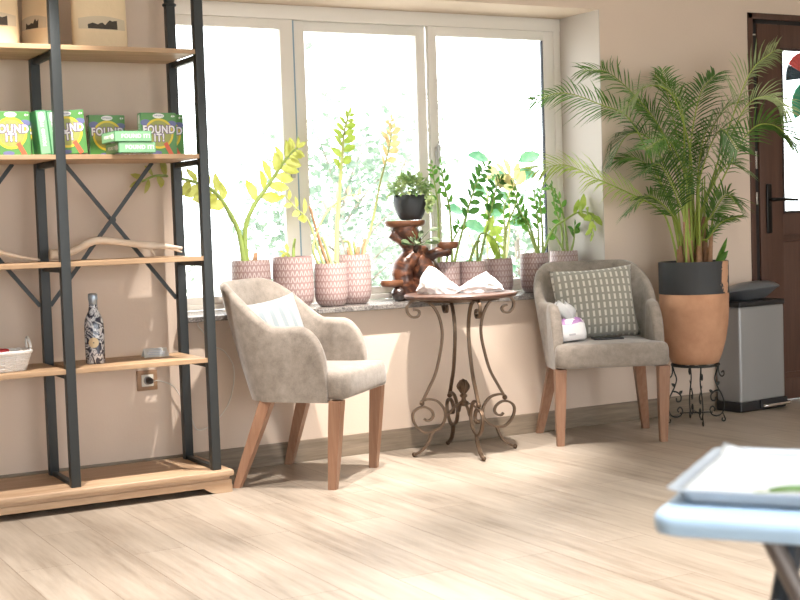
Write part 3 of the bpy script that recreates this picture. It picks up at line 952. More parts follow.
def game_box():
    t = thing('game_box', '', 'game', (0, 0, 0), 0, 'green game boxes on the second shelf')
    bm = bmesh.new()
    box2(bm, (-BW / 2, -BD / 2, 0), (BW / 2, BD / 2, BH), bev=.0012)
    b = obj('box', bm, gm['side'], t, smooth=False)
    y = -BD / 2 - .0002
    bm = bmesh.new()
    box2(bm, (-BW / 2 + .001, y - .0003, .001), (BW / 2 - .001, y + .0004, BH - .001))
    f = obj('front_print', bm, gm['front'], t, smooth=False)
    y -= .0004
    disc(.058, gm['disc'], 'disc', f, (0, y, .088))
    disc(.062, gm['ring'], 'ring', f, (0, y - .0002, .088), ring=.009)
    disc(.022, gm['blue'], 'badge', f, (-.055, y, .132), sx=1, sy=.62)
    disc(.020, gm['blue'], 'badge', f, (.056, y, .128), sx=1, sy=.62)
    disc(.017, gm['blue'], 'badge', f, (-.012, y, .010), sx=1.3, sy=.5)
    bm = bmesh.new()
    box(bm, (0, 0, 0), (.018, .0006, .055), M=Matrix.Rotation(R(-28), 4, 'Y'))
    obj('red_figure', bm, gm['red'], f, (.038, y - .0004, .026), smooth=False)
    disc(.024, gm['white'], 'logo_plate', f, (0, y - .0002, .160), sx=1, sy=.42)
    meshpart('logo', TX['logo'], gm['blue'], f, (0, y - .0008, .1605), sc=.75)
    meshpart('age_mark', TX['age'], gm['white'], f, (.062, y - .0006, .158))
    meshpart('lettering_outline', TX['found_p'], gm['purple'], f, (0, y - .0007, .103))
    meshpart('lettering', TX['found_w'], gm['white'], f, (0, y - .0013, .103))
    meshpart('lettering_outline', TX['it_p'], gm['purple'], f, (.0, y - .0007, .070))
    meshpart('lettering', TX['it_w'], gm['white'], f, (.0, y - .0013, .070))
    # spine prints on both narrow sides and the long bottom/top edge
    for s in (-1, 1):
        bm = bmesh.new()
        box2(bm, (s * (BW / 2 + .0002) - .0003, -BD / 2 + .003, .004), (s * (BW / 2 + .0002) + .0003, BD / 2 - .003, BH - .004))
        sp = obj('spine_print', bm, gm['mint'] if s < 0 else gm['front'], t, smooth=False)
        disc(.020, gm['white'], 'spine_logo', sp, (s * (BW / 2 + .0007), 0, .146), rot=(PI / 2, 0, s * PI / 2), sx=.55, sy=1)
        meshpart('spine_lettering', TX['spine'], gm['white'], sp, (s * (BW / 2 + .001), 0, .082), rot=(0, s * PI / 2, 0) if s < 0 else (0, PI / 2, 0), sc=.8)
    bm = bmesh.new()
    box2(bm, (-BW / 2 + .002, -BD / 2 + .002, BH - .0002), (BW / 2 - .002, BD / 2 - .002, BH + .0006))
    tp = obj('edge_print', bm, gm['mint'], t, smooth=False)
    meshpart('edge_lettering', TX['spine'], gm['white'], tp, (.01, 0, BH + .0008), rot=(0, 0, 0), sc=.95)
    return t
gb = game_box()
zs = ZS[1]
def put(o, label, x, y, z=zs, rx=0, ry=0, rz=0):
    o.location = (x, y, z)
    o.rotation_euler = (R(rx), R(ry), R(rz))
    o['label'] = label
put(gb, 'rightmost upright green game box with its whole front showing, by the right front post', 1.838, -.345)
def nb(*a, **k):
    put(dup(gb, (0, 0, 0)), *a, **k)
nb('green game box tucked behind the rightmost upright box, a strip of it showing', 1.895, -.275)
nb('upright green game box standing behind the two lying boxes', 1.662, -.215)
nb('tilted green game box half hidden by the middle front post', 1.465, -.345, ry=-4, z=zs + .0055)
nb('upright green game box cut by the left edge of the photo', 1.240, -.345)
nb('green game box just behind the one at the left edge of the photo', 1.274, -.285)
nb('left of two spine-out green game boxes by the middle front post', 1.362, -.335, rx=-5, z=zs + .002, rz=90)
nb('right of two spine-out green game boxes by the middle front post', 1.405, -.335, rx=-5, z=zs + .002, rz=90)
nb('green game box lying flat, lower of the two in the stack', 1.685, -.335, z=zs + BD / 2, rx=90)
nb('green game box lying flat, upper of the two in the stack', 1.669, -.338, z=zs + BD * 1.5 + .0012, rx=90)
# rx=90 turns the printed top edge towards the room and the front print downwards
for o in [q for q in bpy.data.objects if q.get('category') == 'game' and abs(q.rotation_euler.x) > 1]:
    o.location.y -= .04

# ---- driftwood
def branch(name, label, path, rads, extra, origin):
    t = thing(name, label, 'driftwood', origin)
    bm = bmesh.new()
    o = Vector(origin)
    P = spline([Vector(p) - o for p in path], 5)
    n = len(P)
    rr = []
    for i in range(n):
        f = i / (n - 1) * (len(rads) - 1)
        k = min(int(f), len(rads) - 2)
        rr.append((rads[k] + (rads[k + 1] - rads[k]) * (f - k)) * (1 + .12 * noise.noise(Vector((i * .6, 0, path[0][0])))))
    tube(bm, P, rr, 10)
    obj('branch', bm, M['stick'], t)
    for path2, r2 in extra:
        bm = bmesh.new()
        P2 = spline([Vector(p) - o for p in path2], 5)
        tube(bm, P2, lambda s: r2 * (1 - .55 * s), 8)
        obj('twig', bm, M['stick'], t)
    return t
D = drift_DATA
branch('driftwood_branch', 'forked bleached driftwood branch on the third shelf, right of the middle post', D, [.022, .020, .014, .014, .0165, .0165, .0145, .016, .012, .006],
       [(prong_DATA, .009), (prong2_DATA, .007)], (1.6, -.25, ZS[2]))
branch('driftwood_branch', 'thin driftwood stick on the third shelf, left of the middle post', drift2_DATA, [.012, .012, .010, .008, .004], [], (1.2, -.25, ZS[2]))

# ---- wicker basket with packets
t = thing('wicker_basket', 'small white wicker basket with a loop handle on the fourth shelf', 'basket', (1.125, -.295, ZS[3]))
wk = mat('white_painted_wicker', (.80, .78, .76), .6, bump=.3, bscale=200)
def oval(w, d, z, k, n=44, p=.6):
    a = 2 * PI * k / n
    ca, sa = math.cos(a), math.sin(a)
    return Vector((math.copysign(abs(ca) ** p, ca) * w, math.copysign(abs(sa) ** p, sa) * d, z))
bm = bmesh.new()
for i in range(9):
    z = .006 + i * .0078
    f = z / .075
    pts = []
    for k in range(45):
        s = 1 if (k + i) % 2 else -1
        p = oval(.135 + .025 * f, .075 + .015 * f, z, k)
        nrm = Vector((p.x, p.y * 2, 0)).normalized()
        pts.append(p + nrm * .0032 * s)
    tube(bm, pts, .0040, 6)
obj('weave', bm, wk, t)
bm = bmesh.new()
for k in range(0, 44, 2):
    tube(bm, [oval(.135, .075, .002, k), oval(.16, .09, .076, k)], .003, 6)
lathe(bm, [(.130, 0), (.134, .003), (.128, .005)], 40, sy=.55)
obj('stakes', bm, wk, t)
bm = bmesh.new()
for j in range(2):
    tube(bm, [oval(.163, .093, .076 + .003 * math.sin(k * 1.5 + j * PI), k) + Vector((0, 0, 0)) for k in range(45)], .0055, 8)
obj('rim', bm, wk, t)
for s in (-1, 1):
    bm = bmesh.new()
    tube(bm, spline([(s * .160, -.034, .072), (s * .158, -.030, .105), (s * .155, 0, .128), (s * .158, .030, .105), (s * .160, .034, .072)], 6), .0055, 8)
    obj('loop_handle', bm, wk, t)
pk = [(1.165, -.31, .035, 'red snack packet with a white band, on top in the wicker basket', (.55, .03, .04), 12), (1.10, -.28, .022, 'dark green packet under the red one in the wicker basket', (.05, .16, .09), -8), (1.05, -.31, .03, 'red packet at the hidden end of the wicker basket', (.5, .05, .05), 20)]
for x, y, z, lb, cc, rz in pk:
    k = thing('snack_packet', lb, 'packet', (x, y, ZS[3] + z), R(rz), 'packets in the wicker basket')
    bm = bmesh.new()
    box2(bm, (-.032, -.028, 0), (.032, .028, .055), bev=.009, seg=3)
    obj('wrapper', bm, mat('packet_' + lb[:5], cc, .35), k)
    bm = bmesh.new()
    box2(bm, (-.0325, -.0285, .018), (.0325, .0285, .03), bev=.003)
    obj('label_band', bm, M['white'], k)

# ---- foil bottle
t = thing('wrapped_bottle', 'dark blue bottle wrapped in silver marbled foil with a round gold label', 'bottle', (1.556, -.28, ZS[3]))
def marble():
    m = mat('marbled_foil', (.02, .03, .07), .22, spec=.7)
    g = NT(m)
    v = g.coords((1, 1, 1))
    nz = g.n('ShaderNodeTexNoise')
    nz.inputs['Scale'].default_value = 16
    nz.inputs['Detail'].default_value = 6
    nz.inputs['Distortion'].default_value = 2.2
    g.l(v, nz.inputs['Vector'])
    k = g.math('ABSOLUTE', g.math('SUBTRACT', nz.outputs['Fac'], .5))
    col = g.ramp(k, [(.0, (.72, .72, .74)), (.03, (.45, .46, .5)), (.07, (.03, .035, .06)), (.5, (.015, .02, .05))])
    g.l(col, g.b.inputs['Base Color'])
    g.b.inputs['Coat Weight'].default_value = .4
    return m
mb = marble()
bm = bmesh.new()
lathe(bm, [(.034, 0), (.039, .004), (.0395, .05), (.040, .15), (.037, .178), (.028, .2), (.020, .216), (.0175, .235), (.0165, .262)], 32)
obj('glass_body', bm, mb, t)
bm = bmesh.new()
lathe(bm, [(.0172, .236), (.0175, .258), (.0195, .262), (.0195, .272), (.0185, .276), (.0185, .284), (.012, .287)], 28)
obj('foil_cap', bm, mat('silver_blue_foil', (.42, .50, .60), .3, metal=.6, bump=.6, bscale=90), t)
bm = bmesh.new()
rows = []
for i in range(0, 9):
    rr = .021 * i / 8
    rows.append([Vector((math.sin((rr * math.cos(2 * PI * k / 28)) / .0405) * .0412, -math.cos((rr * math.cos(2 * PI * k / 28)) / .0405) * .0412, .088 + rr * math.sin(2 * PI * k / 28))) for k in range(28)])
quadstrip(bm, rows[1:], closed=True)
obj('round_label', bm, mat('gold_label', (.66, .52, .32), .5), t, rot=(0, 0, R(-22)))

# ---- price card
t = thing('price_card', 'small white folded card standing on the fourth shelf', 'card', (1.838, -.20, ZS[3] + .0005), R(-4))
bm = bmesh.new()
vs = [bm.verts.new(p) for p in ((-.054, -.022, 0), (.054, -.022, 0), (.050, .006, .036), (-.050, .006, .036), (.054, .034, 0), (-.054, .034, 0))]
bm.faces.new((vs[0], vs[1], vs[2], vs[3]))
bm.faces.new((vs[3], vs[2], vs[4], vs[5]))
ex = bmesh.ops.solidify(bm, geom=bm.faces[:], thickness=.0015)
obj('folded_card', bm, M['white'], t, smooth=False)
bm = bmesh.new()
for i, w in enumerate((.034, .04, .028)):
    f0 = .28 + i * .2
    y, z = -.022 + .028 * f0, .036 * f0
    box(bm, (0, y - .0012, z + .001), (w * 2, .0006, .003))
obj('print', bm, mat('grey_blue_ink', (.55, .57, .64), .7), t, smooth=False)

# ---- socket and cable
t = thing('wall_socket', 'wall socket in a brown wooden frame under the fourth shelf', 'socket', (1.859, -.001, .443))
bm = bmesh.new()
box2(bm, (-.046, -.010, -.044), (.046, 0, .044), bev=.003)
obj('frame', bm, wood('socket_frame_wood', (.22, .12, .06), (.36, .22, .12), 0), t, angle=40)
bm = bmesh.new()
box2(bm, (-.027, -.014, -.026), (.027, -.009, .026), bev=.003)
s_ = obj('face_plate', bm, mat('ivory_plastic', (.66, .62, .54), .4), t, angle=40)
bm = bmesh.new()
lathe(bm, [(.017, -.001), (.019, .002), (.016, .003)], 24)
obj('recess_ring', bm, mat('grey_plastic', (.3, .29, .27), .5), s_, (0, -.0145, 0), (PI / 2, 0, 0))
t = thing('power_cable', 'thin white cable running from the wall socket up to the window sill', 'cable', (1.86, -.02, .44))
o_ = t.location.copy()
P = [Vector(p) for p in cable_DATA]
P[0] = Vector((1.872, -.055, .443))
bm = bmesh.new()
tube(bm, [p - o_ for p in spline(P, 8)], .0028, 6)
obj('cord', bm, mat('white_cable', (.72, .68, .62), .45), t)
bm = bmesh.new()
lathe(bm, [(.014, 0), (.016, .006), (.013, .03), (.006, .042)], 18)
obj('plug', bm, mat('black_plug', (.03, .028, .026), .5), t, (.002, .001, .003), (PI / 2, 0, 0))
# ------------------------------------------------------------------ potted plants on the sill
SZ = .7105
def clay_pot(parent, r, h, tr=.95):
    bm = bmesh.new()
    prof = [(r * .60, 0), (r * .74, .004), (r * .90, h * .10), (r * .985, h * .22), (r, h * .4), (r * .99, h * .75), (r * .96, h * .97), (r * .95, h), (r * .90, h), (r * .88, h * .93), (r * .86, h * .86)]
    lathe(bm, prof, 44)
    p = obj('pot', bm, M['clay'], parent, angle=50)
    bm = bmesh.new()
    lathe(bm, [(.01, h * .90), (r * .6, h * .905), (r * .87, h * .89)], 28)
    for k in range(14):
        a = k * 2.4
        sphere(bm, (r * .5 * math.cos(a) * (k % 3 + 1) / 3 * 1.3, r * .5 * math.sin(a) * (k % 3 + 1) / 3 * 1.3, h * .905), .011, 6)
    obj('soil', bm, M['soil'], parent)
    return p
def frond(parent, o, path, a, n, L, lm, sm, seed, r0=.0075, nm='frond', wfac=.50):
    q = random.Random(seed)
    P = [Vector(p) - o for p in spline(path, 8)]
    bm = bmesh.new()
    st = n == 0
    if st:
        tube(bm, P, lambda t: r0 * 1.5 * (1 - .35 * t), 8)
        return obj('cut_stalk', bm, M['sheath'] if q.random() < .15 else sm, parent)
    tube(bm, P, lambda t: r0 * (1 - .75 * t) + .0012, 8)
    m = len(P) - 1
    for k in range(n):
        f = a + (1 - a) * (k + .4) / n
        x = f * m
        i = min(int(x), m - 1)
        p = P[i].lerp(P[i + 1], x - i)
        T = (P[i + 1] - P[i]).normalized()
        toroom = Vector((.35, -1, .25)).normalized()
        S = T.cross(toroom).normalized()
        s = 1 if k % 2 else -1
        d = (S * s * .95 + T * .62 + toroom * q.uniform(-.25, .45) + Vector((0, 0, -.06))).normalized()
        nn = (toroom + S * q.uniform(-.35, .35) + T * q.uniform(-.3, .3)).normalized()
        g = math.sin(min(1, (1 - (f - a) / (1 - a)) * .75 + .3) * PI / 2)
        ln = L * 1.5 * g * q.uniform(.88, 1.12)
        leafblade(bm, p + d * .002, d, nn, ln, ln * wfac, 1, fold=q.uniform(.05, .22), curl=q.uniform(-.05, .25))
    T = (P[-1] - P[-3]).normalized()
    leafblade(bm, P[-1], T, Vector((.3, -1, .3)), L * .75, L * .34, 1)
    return obj(nm, bm, [sm, lm], parent)

pots = {  # centre x, y, radius, height, leaf material, stem material, label
    'A': (2.440, .165, .094, .232, 'leaf_yellow', 'stem', 'yellow-green zz plant in a mauve clay pot behind the left armchair'),
    'B': (2.630, .11, .097, .243, 'leaf_yellow', 'stem', 'mauve clay pot with only a short stalk, just right of the left armchair back'),
    'C': (2.812, .080, .080, .203, 'leaf_yellow', 'stem_pale', 'smallest front mauve pot with a tall upright zz stem, overlapping its neighbour'),
    'D': (2.970, .15, .086, .238, 'leaf_peach', 'stem_pale', 'mauve clay pot with a tall stem of dry peach leaves, left of the root stand'),
    'E': (3.505, .185, .080, .178, 'leaf_green', 'stem', 'brown-mauve pot with slender green fronds behind the white paper, right of the root stand'),
    'F': (3.66, .165, .074, .175, 'leaf_dark', 'stem', 'mauve pot with dark fronds and a drooping lime tip, behind the bistro table'),
    'G': (3.835, .20, .080, .182, 'leaf_cream', 'stem_pale', 'mauve pot with a cream leaf tip, beside the right end of the bistro table'),
    'H': (4.03, .145, .076, .203, 'leaf_green', 'stem', 'tall mauve pot with many dark stems, just left of the right armchair back'),
    'I': (4.27, .215, .077, .205, 'leaf_green', 'stem', 'mauve pot at the right end of the sill behind the right armchair'),
}
seed = 100
for k, (x, y, r, h, lm, sm, lb) in pots.items():
    t = thing('potted_zz_plant', lb, 'plant', (x, y, SZ), 0, 'potted plants on the window sill')
    o = t.location.copy()
    clay_pot(t, r, h)
    for j, (path, a, n, L) in enumerate(F_DATA[k]):
        seed += 1
        path = [Vector(p) for p in path]
        # root the stem in the soil of this pot
        b = path[0]
        ax, ay = b.x - x, b.y - y
        rr = math.hypot(ax, ay)
        if rr > r * .6:
            ax, ay = ax / rr * r * .6, ay / rr * r * .6
        path[0] = Vector((x + ax, y + ay + (j % 3 - 1) * .012, SZ + h * .88))
        m_ = lm
        if k == 'F' and j == 1:
            m_ = 'leaf_lime'
        if k == 'H' and j == 4:
            m_ = 'leaf_lime'
        if k == 'G' and j > 0:
            m_ = 'leaf_green'
        if k == 'C' and j == 2:
            m_ = 'leaf_cream'
        if k == 'C' and j == 0:
            m_ = 'leaf_lime'
        if k == 'E' and j == 1:
            m_ = 'leaf_dark'
        big = .0125 if k in 'A' else (.011 if k == 'C' and j == 0 else .006)
        frond(t, o, path, a, n, L, M[m_], M[sm], seed, big)
    if k == 'C':        # little wire hoop standing in the soil
        bm = bmesh.new()
        tube(bm, [(.022 * math.cos(PI * i / 12) - .008, -.05, h * .90 + .034 * math.sin(PI * i / 12)) for i in range(13)], .0028, 6)
        obj('hoop', bm, mat('rusty_wire', (.35, .25, .2), .6), t)
    if k in 'AD':
        bm = bmesh.new()
        for i in range(4):
            a_ = i * 1.7
            tube(bm, [(.02 * math.cos(a_), .02 * math.sin(a_), h * .86), (.032 * math.cos(a_), .032 * math.sin(a_), h + .035)], lambda s: .012 * (1 - .5 * s), 7)
        obj('dry_sheath', bm, M['sheath'], t)

# ------------------------------------------------------------------ root-wood plant stand
def root_wood():
    m = mat('varnished_root_wood', (.2, .08, .04), .34, spec=.5, coat=.25)
    g = NT(m)
    v = g.coords((9, 9, 16))
    nz = g.n('ShaderNodeTexNoise')
    nz.inputs['Scale'].default_value = 1.3
    nz.inputs['Detail'].default_value = 7
    nz.inputs['Distortion'].default_value = 1.4
    g.l(v, nz.inputs['Vector'])
    g.l(g.ramp(nz.outputs['Fac'], [(.32, (.016, .007, .006)), (.48, (.062, .022, .012)), (.62, (.155, .058, .028))]), g.b.inputs['Base Color'])
    g.bump(nz.outputs['Fac'], .5, .006)
    return m
M['root'] = root_wood()
M['slab'] = wood('sliced_trunk_top', (.11, .042, .022), (.24, .105, .052), 0, .8, .3)
st = thing('root_wood_plant_stand', 'glossy gnarled root wood plant stand with tiered slabs on the window sill', 'plant stand', (3.32, .15, SZ))
def slab(x, y, z, rx, ry, th, parent, sd, name='slab_top'):
    bm = bmesh.new()
    n = 28
    rows = []
    for zz, k in ((0, .80), (th * .25, .93), (th * .7, 1), (th, .96)):
        rows.append([(x + rx * k * math.cos(2 * PI * i / n) * (1 + .10 * noise.noise(Vector((math.cos(2 * PI * i / n) * 1.5, math.sin(2 * PI * i / n) * 1.5, sd)))), y + ry * k * math.sin(2 * PI * i / n) * (1 + .10 * noise.noise(Vector((math.cos(2 * PI * i / n) * 1.5, math.sin(2 * PI * i / n) * 1.5, sd + 4)))), z + zz) for i in range(n)])
    g = quadstrip(bm, rows, closed=True)
    bm.faces.new(g[0][::-1])
    bm.faces.new(g[-1])
    return obj(name, bm, M['slab'], parent, angle=60)
def root(pts, rads, sd, name='root_limb', seg=14):
    bm = bmesh.new()
    P = spline(pts, 8)
    n = len(P)
    rr = []
    for i in range(n):
        f = i / (n - 1) * (len(rads) - 1)
        k = min(int(f), len(rads) - 2)
        rr.append(rads[k] + (rads[k + 1] - rads[k]) * (f - k))
    tube(bm, P, rr, seg)
    for v in bm.verts:
        d = noise.noise(v.co * 22 + Vector((sd, 0, 0))) * .009 + noise.noise(v.co * 60 + Vector((sd, 3, 0))) * .003
        v.co += Vector((d, d * .6, d * .5))
    return obj(name, bm, M['root'], st)
# base, twisted body with an eye, neck, branches
root([(-.13, -.01, .022), (-.05, -.0, .03), (.05, .0, .03), (.12, .02, .022)], [.022, .032, .034, .020], 1)
root([(-.05, 0, .03), (-.085, -.01, .10), (-.075, -.01, .17), (-.01, -.005, .22), (.05, 0, .235)], [.052, .054, .052, .052, .044], 2)
root([(.0, .0, .03), (.03, -.02, .09), (.025, -.015, .15), (.0, 0, .21)], [.066, .074, .066, .055], 3)
root([(.07, .02, .03), (.085, .01, .10), (.06, 0, .17), (.045, 0, .22)], [.050, .054, .050, .044], 4)
root([(.0, 0, .20), (-.02, 0, .26), (-.02, .0, .30), (-.055, 0, .345), (-.06, 0, .375)], [.056, .052, .054, .070, .078], 5)
root([(.04, -.01, .20), (.075, -.05, .225), (.115, -.06, .236), (.15, -.06, .246)], [.034, .028, .028, .036], 6)
root([(-.02, .0, .27), (-.09, -.005, .305), (-.135, 0, .335)], [.034, .032, .028], 7)
slab(-.052, 0, .362, .112, .078, .032, st, 2)
slab(.148, -.06, .246, .062, .046, .036, st, 5)
slab(-.150, -.02, .072, .064, .05, .032, st, 8)
bm = bmesh.new()
sphere(bm, (-.128, -.045, .036), .036, 18, rough=.12, sd=3)
obj('burr_knob', bm, mat('black_burr', (.025, .013, .011), .25, coat=.5, bump=.3, bscale=60), st)

def bush(parent, c, rx, rz, n, L, m, seed, down=.3):
    q = random.Random(seed)
    bm = bmesh.new()
    for k in range(n):
        a = q.uniform(0, 2 * PI)
        el = math.asin(q.uniform(-down, 1))
        d = Vector((math.cos(a) * math.cos(el), math.sin(a) * math.cos(el), math.sin(el)))
        rr = q.uniform(.45, 1)
        p = Vector(c) + Vector((d.x * rx * rr, d.y * rx * rr, d.z * rz * rr))
        dd = (d + Vector((q.uniform(-.6, .6), q.uniform(-.6, .6), q.uniform(-.7, .3)))).normalized()
        leafblade(bm, p, dd, Vector((q.uniform(-.5, .5), q.uniform(-.5, .5), 1)), L * q.uniform(.7, 1.2), L * .62, 0)
    for k in range(14):
        a = q.uniform(0, 2 * PI)
        tube(bm, [Vector((c[0], c[1], c[2] - rz * .6)), Vector((c[0] + math.cos(a) * rx * .8, c[1] + math.sin(a) * rx * .8, c[2] + q.uniform(-.2, .7) * rz))], .0018, 5)
    return obj('foliage', bm, m, parent)
t = thing('potted_bushy_plant', 'small bushy variegated plant in a black egg shaped pot on top of the root stand', 'plant', (3.297, .145, SZ + .3955))
bm = bmesh.new()
lathe(bm, [(.040, 0), (.052, .004), (.068, .03), (.081, .065), (.087, .095), (.084, .122), (.080, .124), (.076, .118), (.076, .105)], 36)
obj('pot', bm, mat('matt_black_pot', (.028, .032, .036), .55, bump=.1), t)
bm = bmesh.new()
lathe(bm, [(.002, .108), (.04, .112), (.078, .106)], 20)
obj('soil', bm, M['soil'], t)
bush(t, (0, 0, .150), .108, .068, 420, .030, M['bush'], 31, .35)
q = random.Random(5)
bm = bmesh.new()
for k in range(8):
    P = spline([(.03 + .02 * q.random(), -.07, .12), (.035 + .03 * q.random(), -.098, .10), (.03 + .02 * k / 8, -.1, .085 - .045 * q.random())], 4)
    tube(bm, P, .0015, 5)
    for p in P[2:]:
        leafblade(bm, p, Vector((q.uniform(-1, 1), -.4, q.uniform(-.6, .2))), Vector((0, -1, .3)), .026, .017)
obj('trailing_shoots', bm, M['bush'], t)
t = thing('small_leafy_plant', 'small leafy sprig on the middle fork of the root stand under the black pot', 'plant', (3.292, .075, SZ + .235))
q = random.Random(9)
bm = bmesh.new()
tube(bm, [(0, .03, .0), (0, .015, .04)], .012, 8)
obj('root_ball', bm, M['soil'], t)
bm = bmesh.new()
for k in range(16):
    a = q.uniform(-PI, PI)
    e = Vector((math.cos(a) * .055, -.02 + math.sin(a) * .035, .05 + q.uniform(-.01, .06)))
    tube(bm, [(0, .015, .035), e], .0018, 5)
    leafblade(bm, e, Vector((math.cos(a), math.sin(a) * .5 - .3, q.uniform(-.3, .6))), Vector((0, -.7, .7)), .052, .030)
obj('leaves', bm, lf('grey_green_leaf', (.10, .17, .08), (.24, .30, .17), .4, .3), t)

# ------------------------------------------------------------------ bistro table
bt = thing('bistro_table', 'small round bistro table with scrolled bronze iron legs under the window', 'table', (3.302, -.296, 0), R(-12.3))
bm = bmesh.new()
lathe(bm, [(.235, .735), (.258, .738), (.265, .744), (.266, .752), (.262, .757), (.255, .758), (.002, .758)], 56)
obj('table_top', bm, M['tabletop'], bt, angle=40)
bm = bmesh.new()
lathe(bm, [(.17, .722), (.17, .737), (.182, .737), (.182, .722), (.17, .722)], 48, cap=False)
obj('apron_ring', bm, M['iron'], bt, angle=40)
S1 = [(.232, .690), (.210, .684), (.205, .671), (.216, .656), (.242, .656), (.262, .677), (.264, .706), (.244, .728), (.207, .733), (.168, .724), (.137, .700), (.112, .657), (.099, .606), (.097, .555), (.109, .484), (.135, .387), (.174, .312), (.205, .256)]
S3 = [(.210, .258), (.180, .267), (.132, .255), (.098, .214), (.095, .172), (.116, .135), (.156, .115), (.2, .113), (.234, .139), (.252, .174), (.251, .207), (.226, .228), (.192, .231), (.163, .214), (.153, .19), (.164, .172), (.184, .166), (.198, .176)]
S4 = [(.160, .116), (.168, .095), (.178, .070), (.200, .040), (.228, .021), (.250, .012)]
S5 = [(.097, .185), (.075, .190), (.055, .215), (.03, .232), (.0, .235)]
def strap(bm, pts, w=.0075, t=.0045, n=5):
    """flat iron bar bent in its radial plane (x = radius, z = height)"""
    P = spline([(a, 0, b) for a, b in pts], n)
    rows = []
    for i, p in enumerate(P):
        T = (P[min(i + 1, len(P) - 1)] - P[max(0, i - 1)]).normalized()
        N = Vector((-T.z, 0, T.x))
        rows.append([p + N * t + Vector((0, -w, 0)), p + N * t + Vector((0, w, 0)), p - N * t + Vector((0, w, 0)), p - N * t + Vector((0, -w, 0))])
    g = quadstrip(bm, rows, closed=True)
    bm.faces.new(g[0][::-1])
    bm.faces.new(g[-1])
for k in range(4):
    lg = None
    for nm, s, w, th in (('leg', S1, .0075, .0052), ('lower_scroll', S3, .0075, .0052), ('foot', S4, .008, .0055), ('strap', S5, .006, .004)):
        bm = bmesh.new()
        strap(bm, s, w, th)
        if nm == 'leg':
            sphere(bm, (.207, 0, .250), .0125, 12)
        if nm == 'foot':
            sphere(bm, (.252, 0, .0115), .0115, 10)
        o = obj(nm, bm, M['iron'], lg or bt, rot=(0, 0, 0) if lg else (0, 0, PI / 2 * k), angle=40)
        lg = lg or o
bm = bmesh.new()
lathe(bm, [(.008, .222), (.024, .228), (.024, .242), (.012, .25), (.010, .262), (.018, .268), (.018, .276), (.010, .282), (.014, .29), (.024, .305), (.027, .318), (.022, .334), (.011, .346), (.003, .352)], 18)
for i in range(6):
    a = i * PI / 3
    tube(bm, spline([(.012 * math.cos(a), .012 * math.sin(a), .285), (.03 * math.cos(a + .4), .03 * math.sin(a + .4), .315), (.012 * math.cos(a + .9), .012 * math.sin(a + .9), .345)], 4), .004, 6)
obj('finial', bm, M['iron'], bt)

# crumpled paper
def crumple(name, label, loc, sx, sy, sz, sd, rz, peak):
    bm = bmesh.new()
    bmesh.ops.create_icosphere(bm, subdivisions=4, radius=1)
    for v in bm.verts:
        c = v.co.copy()
        n1 = noise.voronoi(c * 1.5 + Vector((sd, sd * 2, 0)))[0][0]
        n2 = noise.voronoi(c * 3.2 + Vector((0, sd, sd)))[0][0]
        k = .78 + .45 * n1 + .18 * n2
        v.co = Vector((c.x * sx * k, c.y * sy * k, max(0, (c.z * k + .45)) * sz))
        v.co.z *= 1.25 - .75 * min(1, abs(v.co.x) / sx)
        v.co.x += peak * v.co.z
    return tag(obj(name, bm, M['paper'], None, loc, (0, 0, rz), smooth=False), label, 'paper', 'crumpled white paper on the bistro table')
crumple('crumpled_paper', 'taller peaked crumple of white paper, left one on the bistro table', (3.215, -.255, .7585), .092, .055, .070, 2.3, R(-28), -.35)
crumple('crumpled_paper', 'flatter crumple of white paper, right one on the bistro table', (3.385, -.325, .7585), .105, .062, .046, 7.7, R(-25), .4)

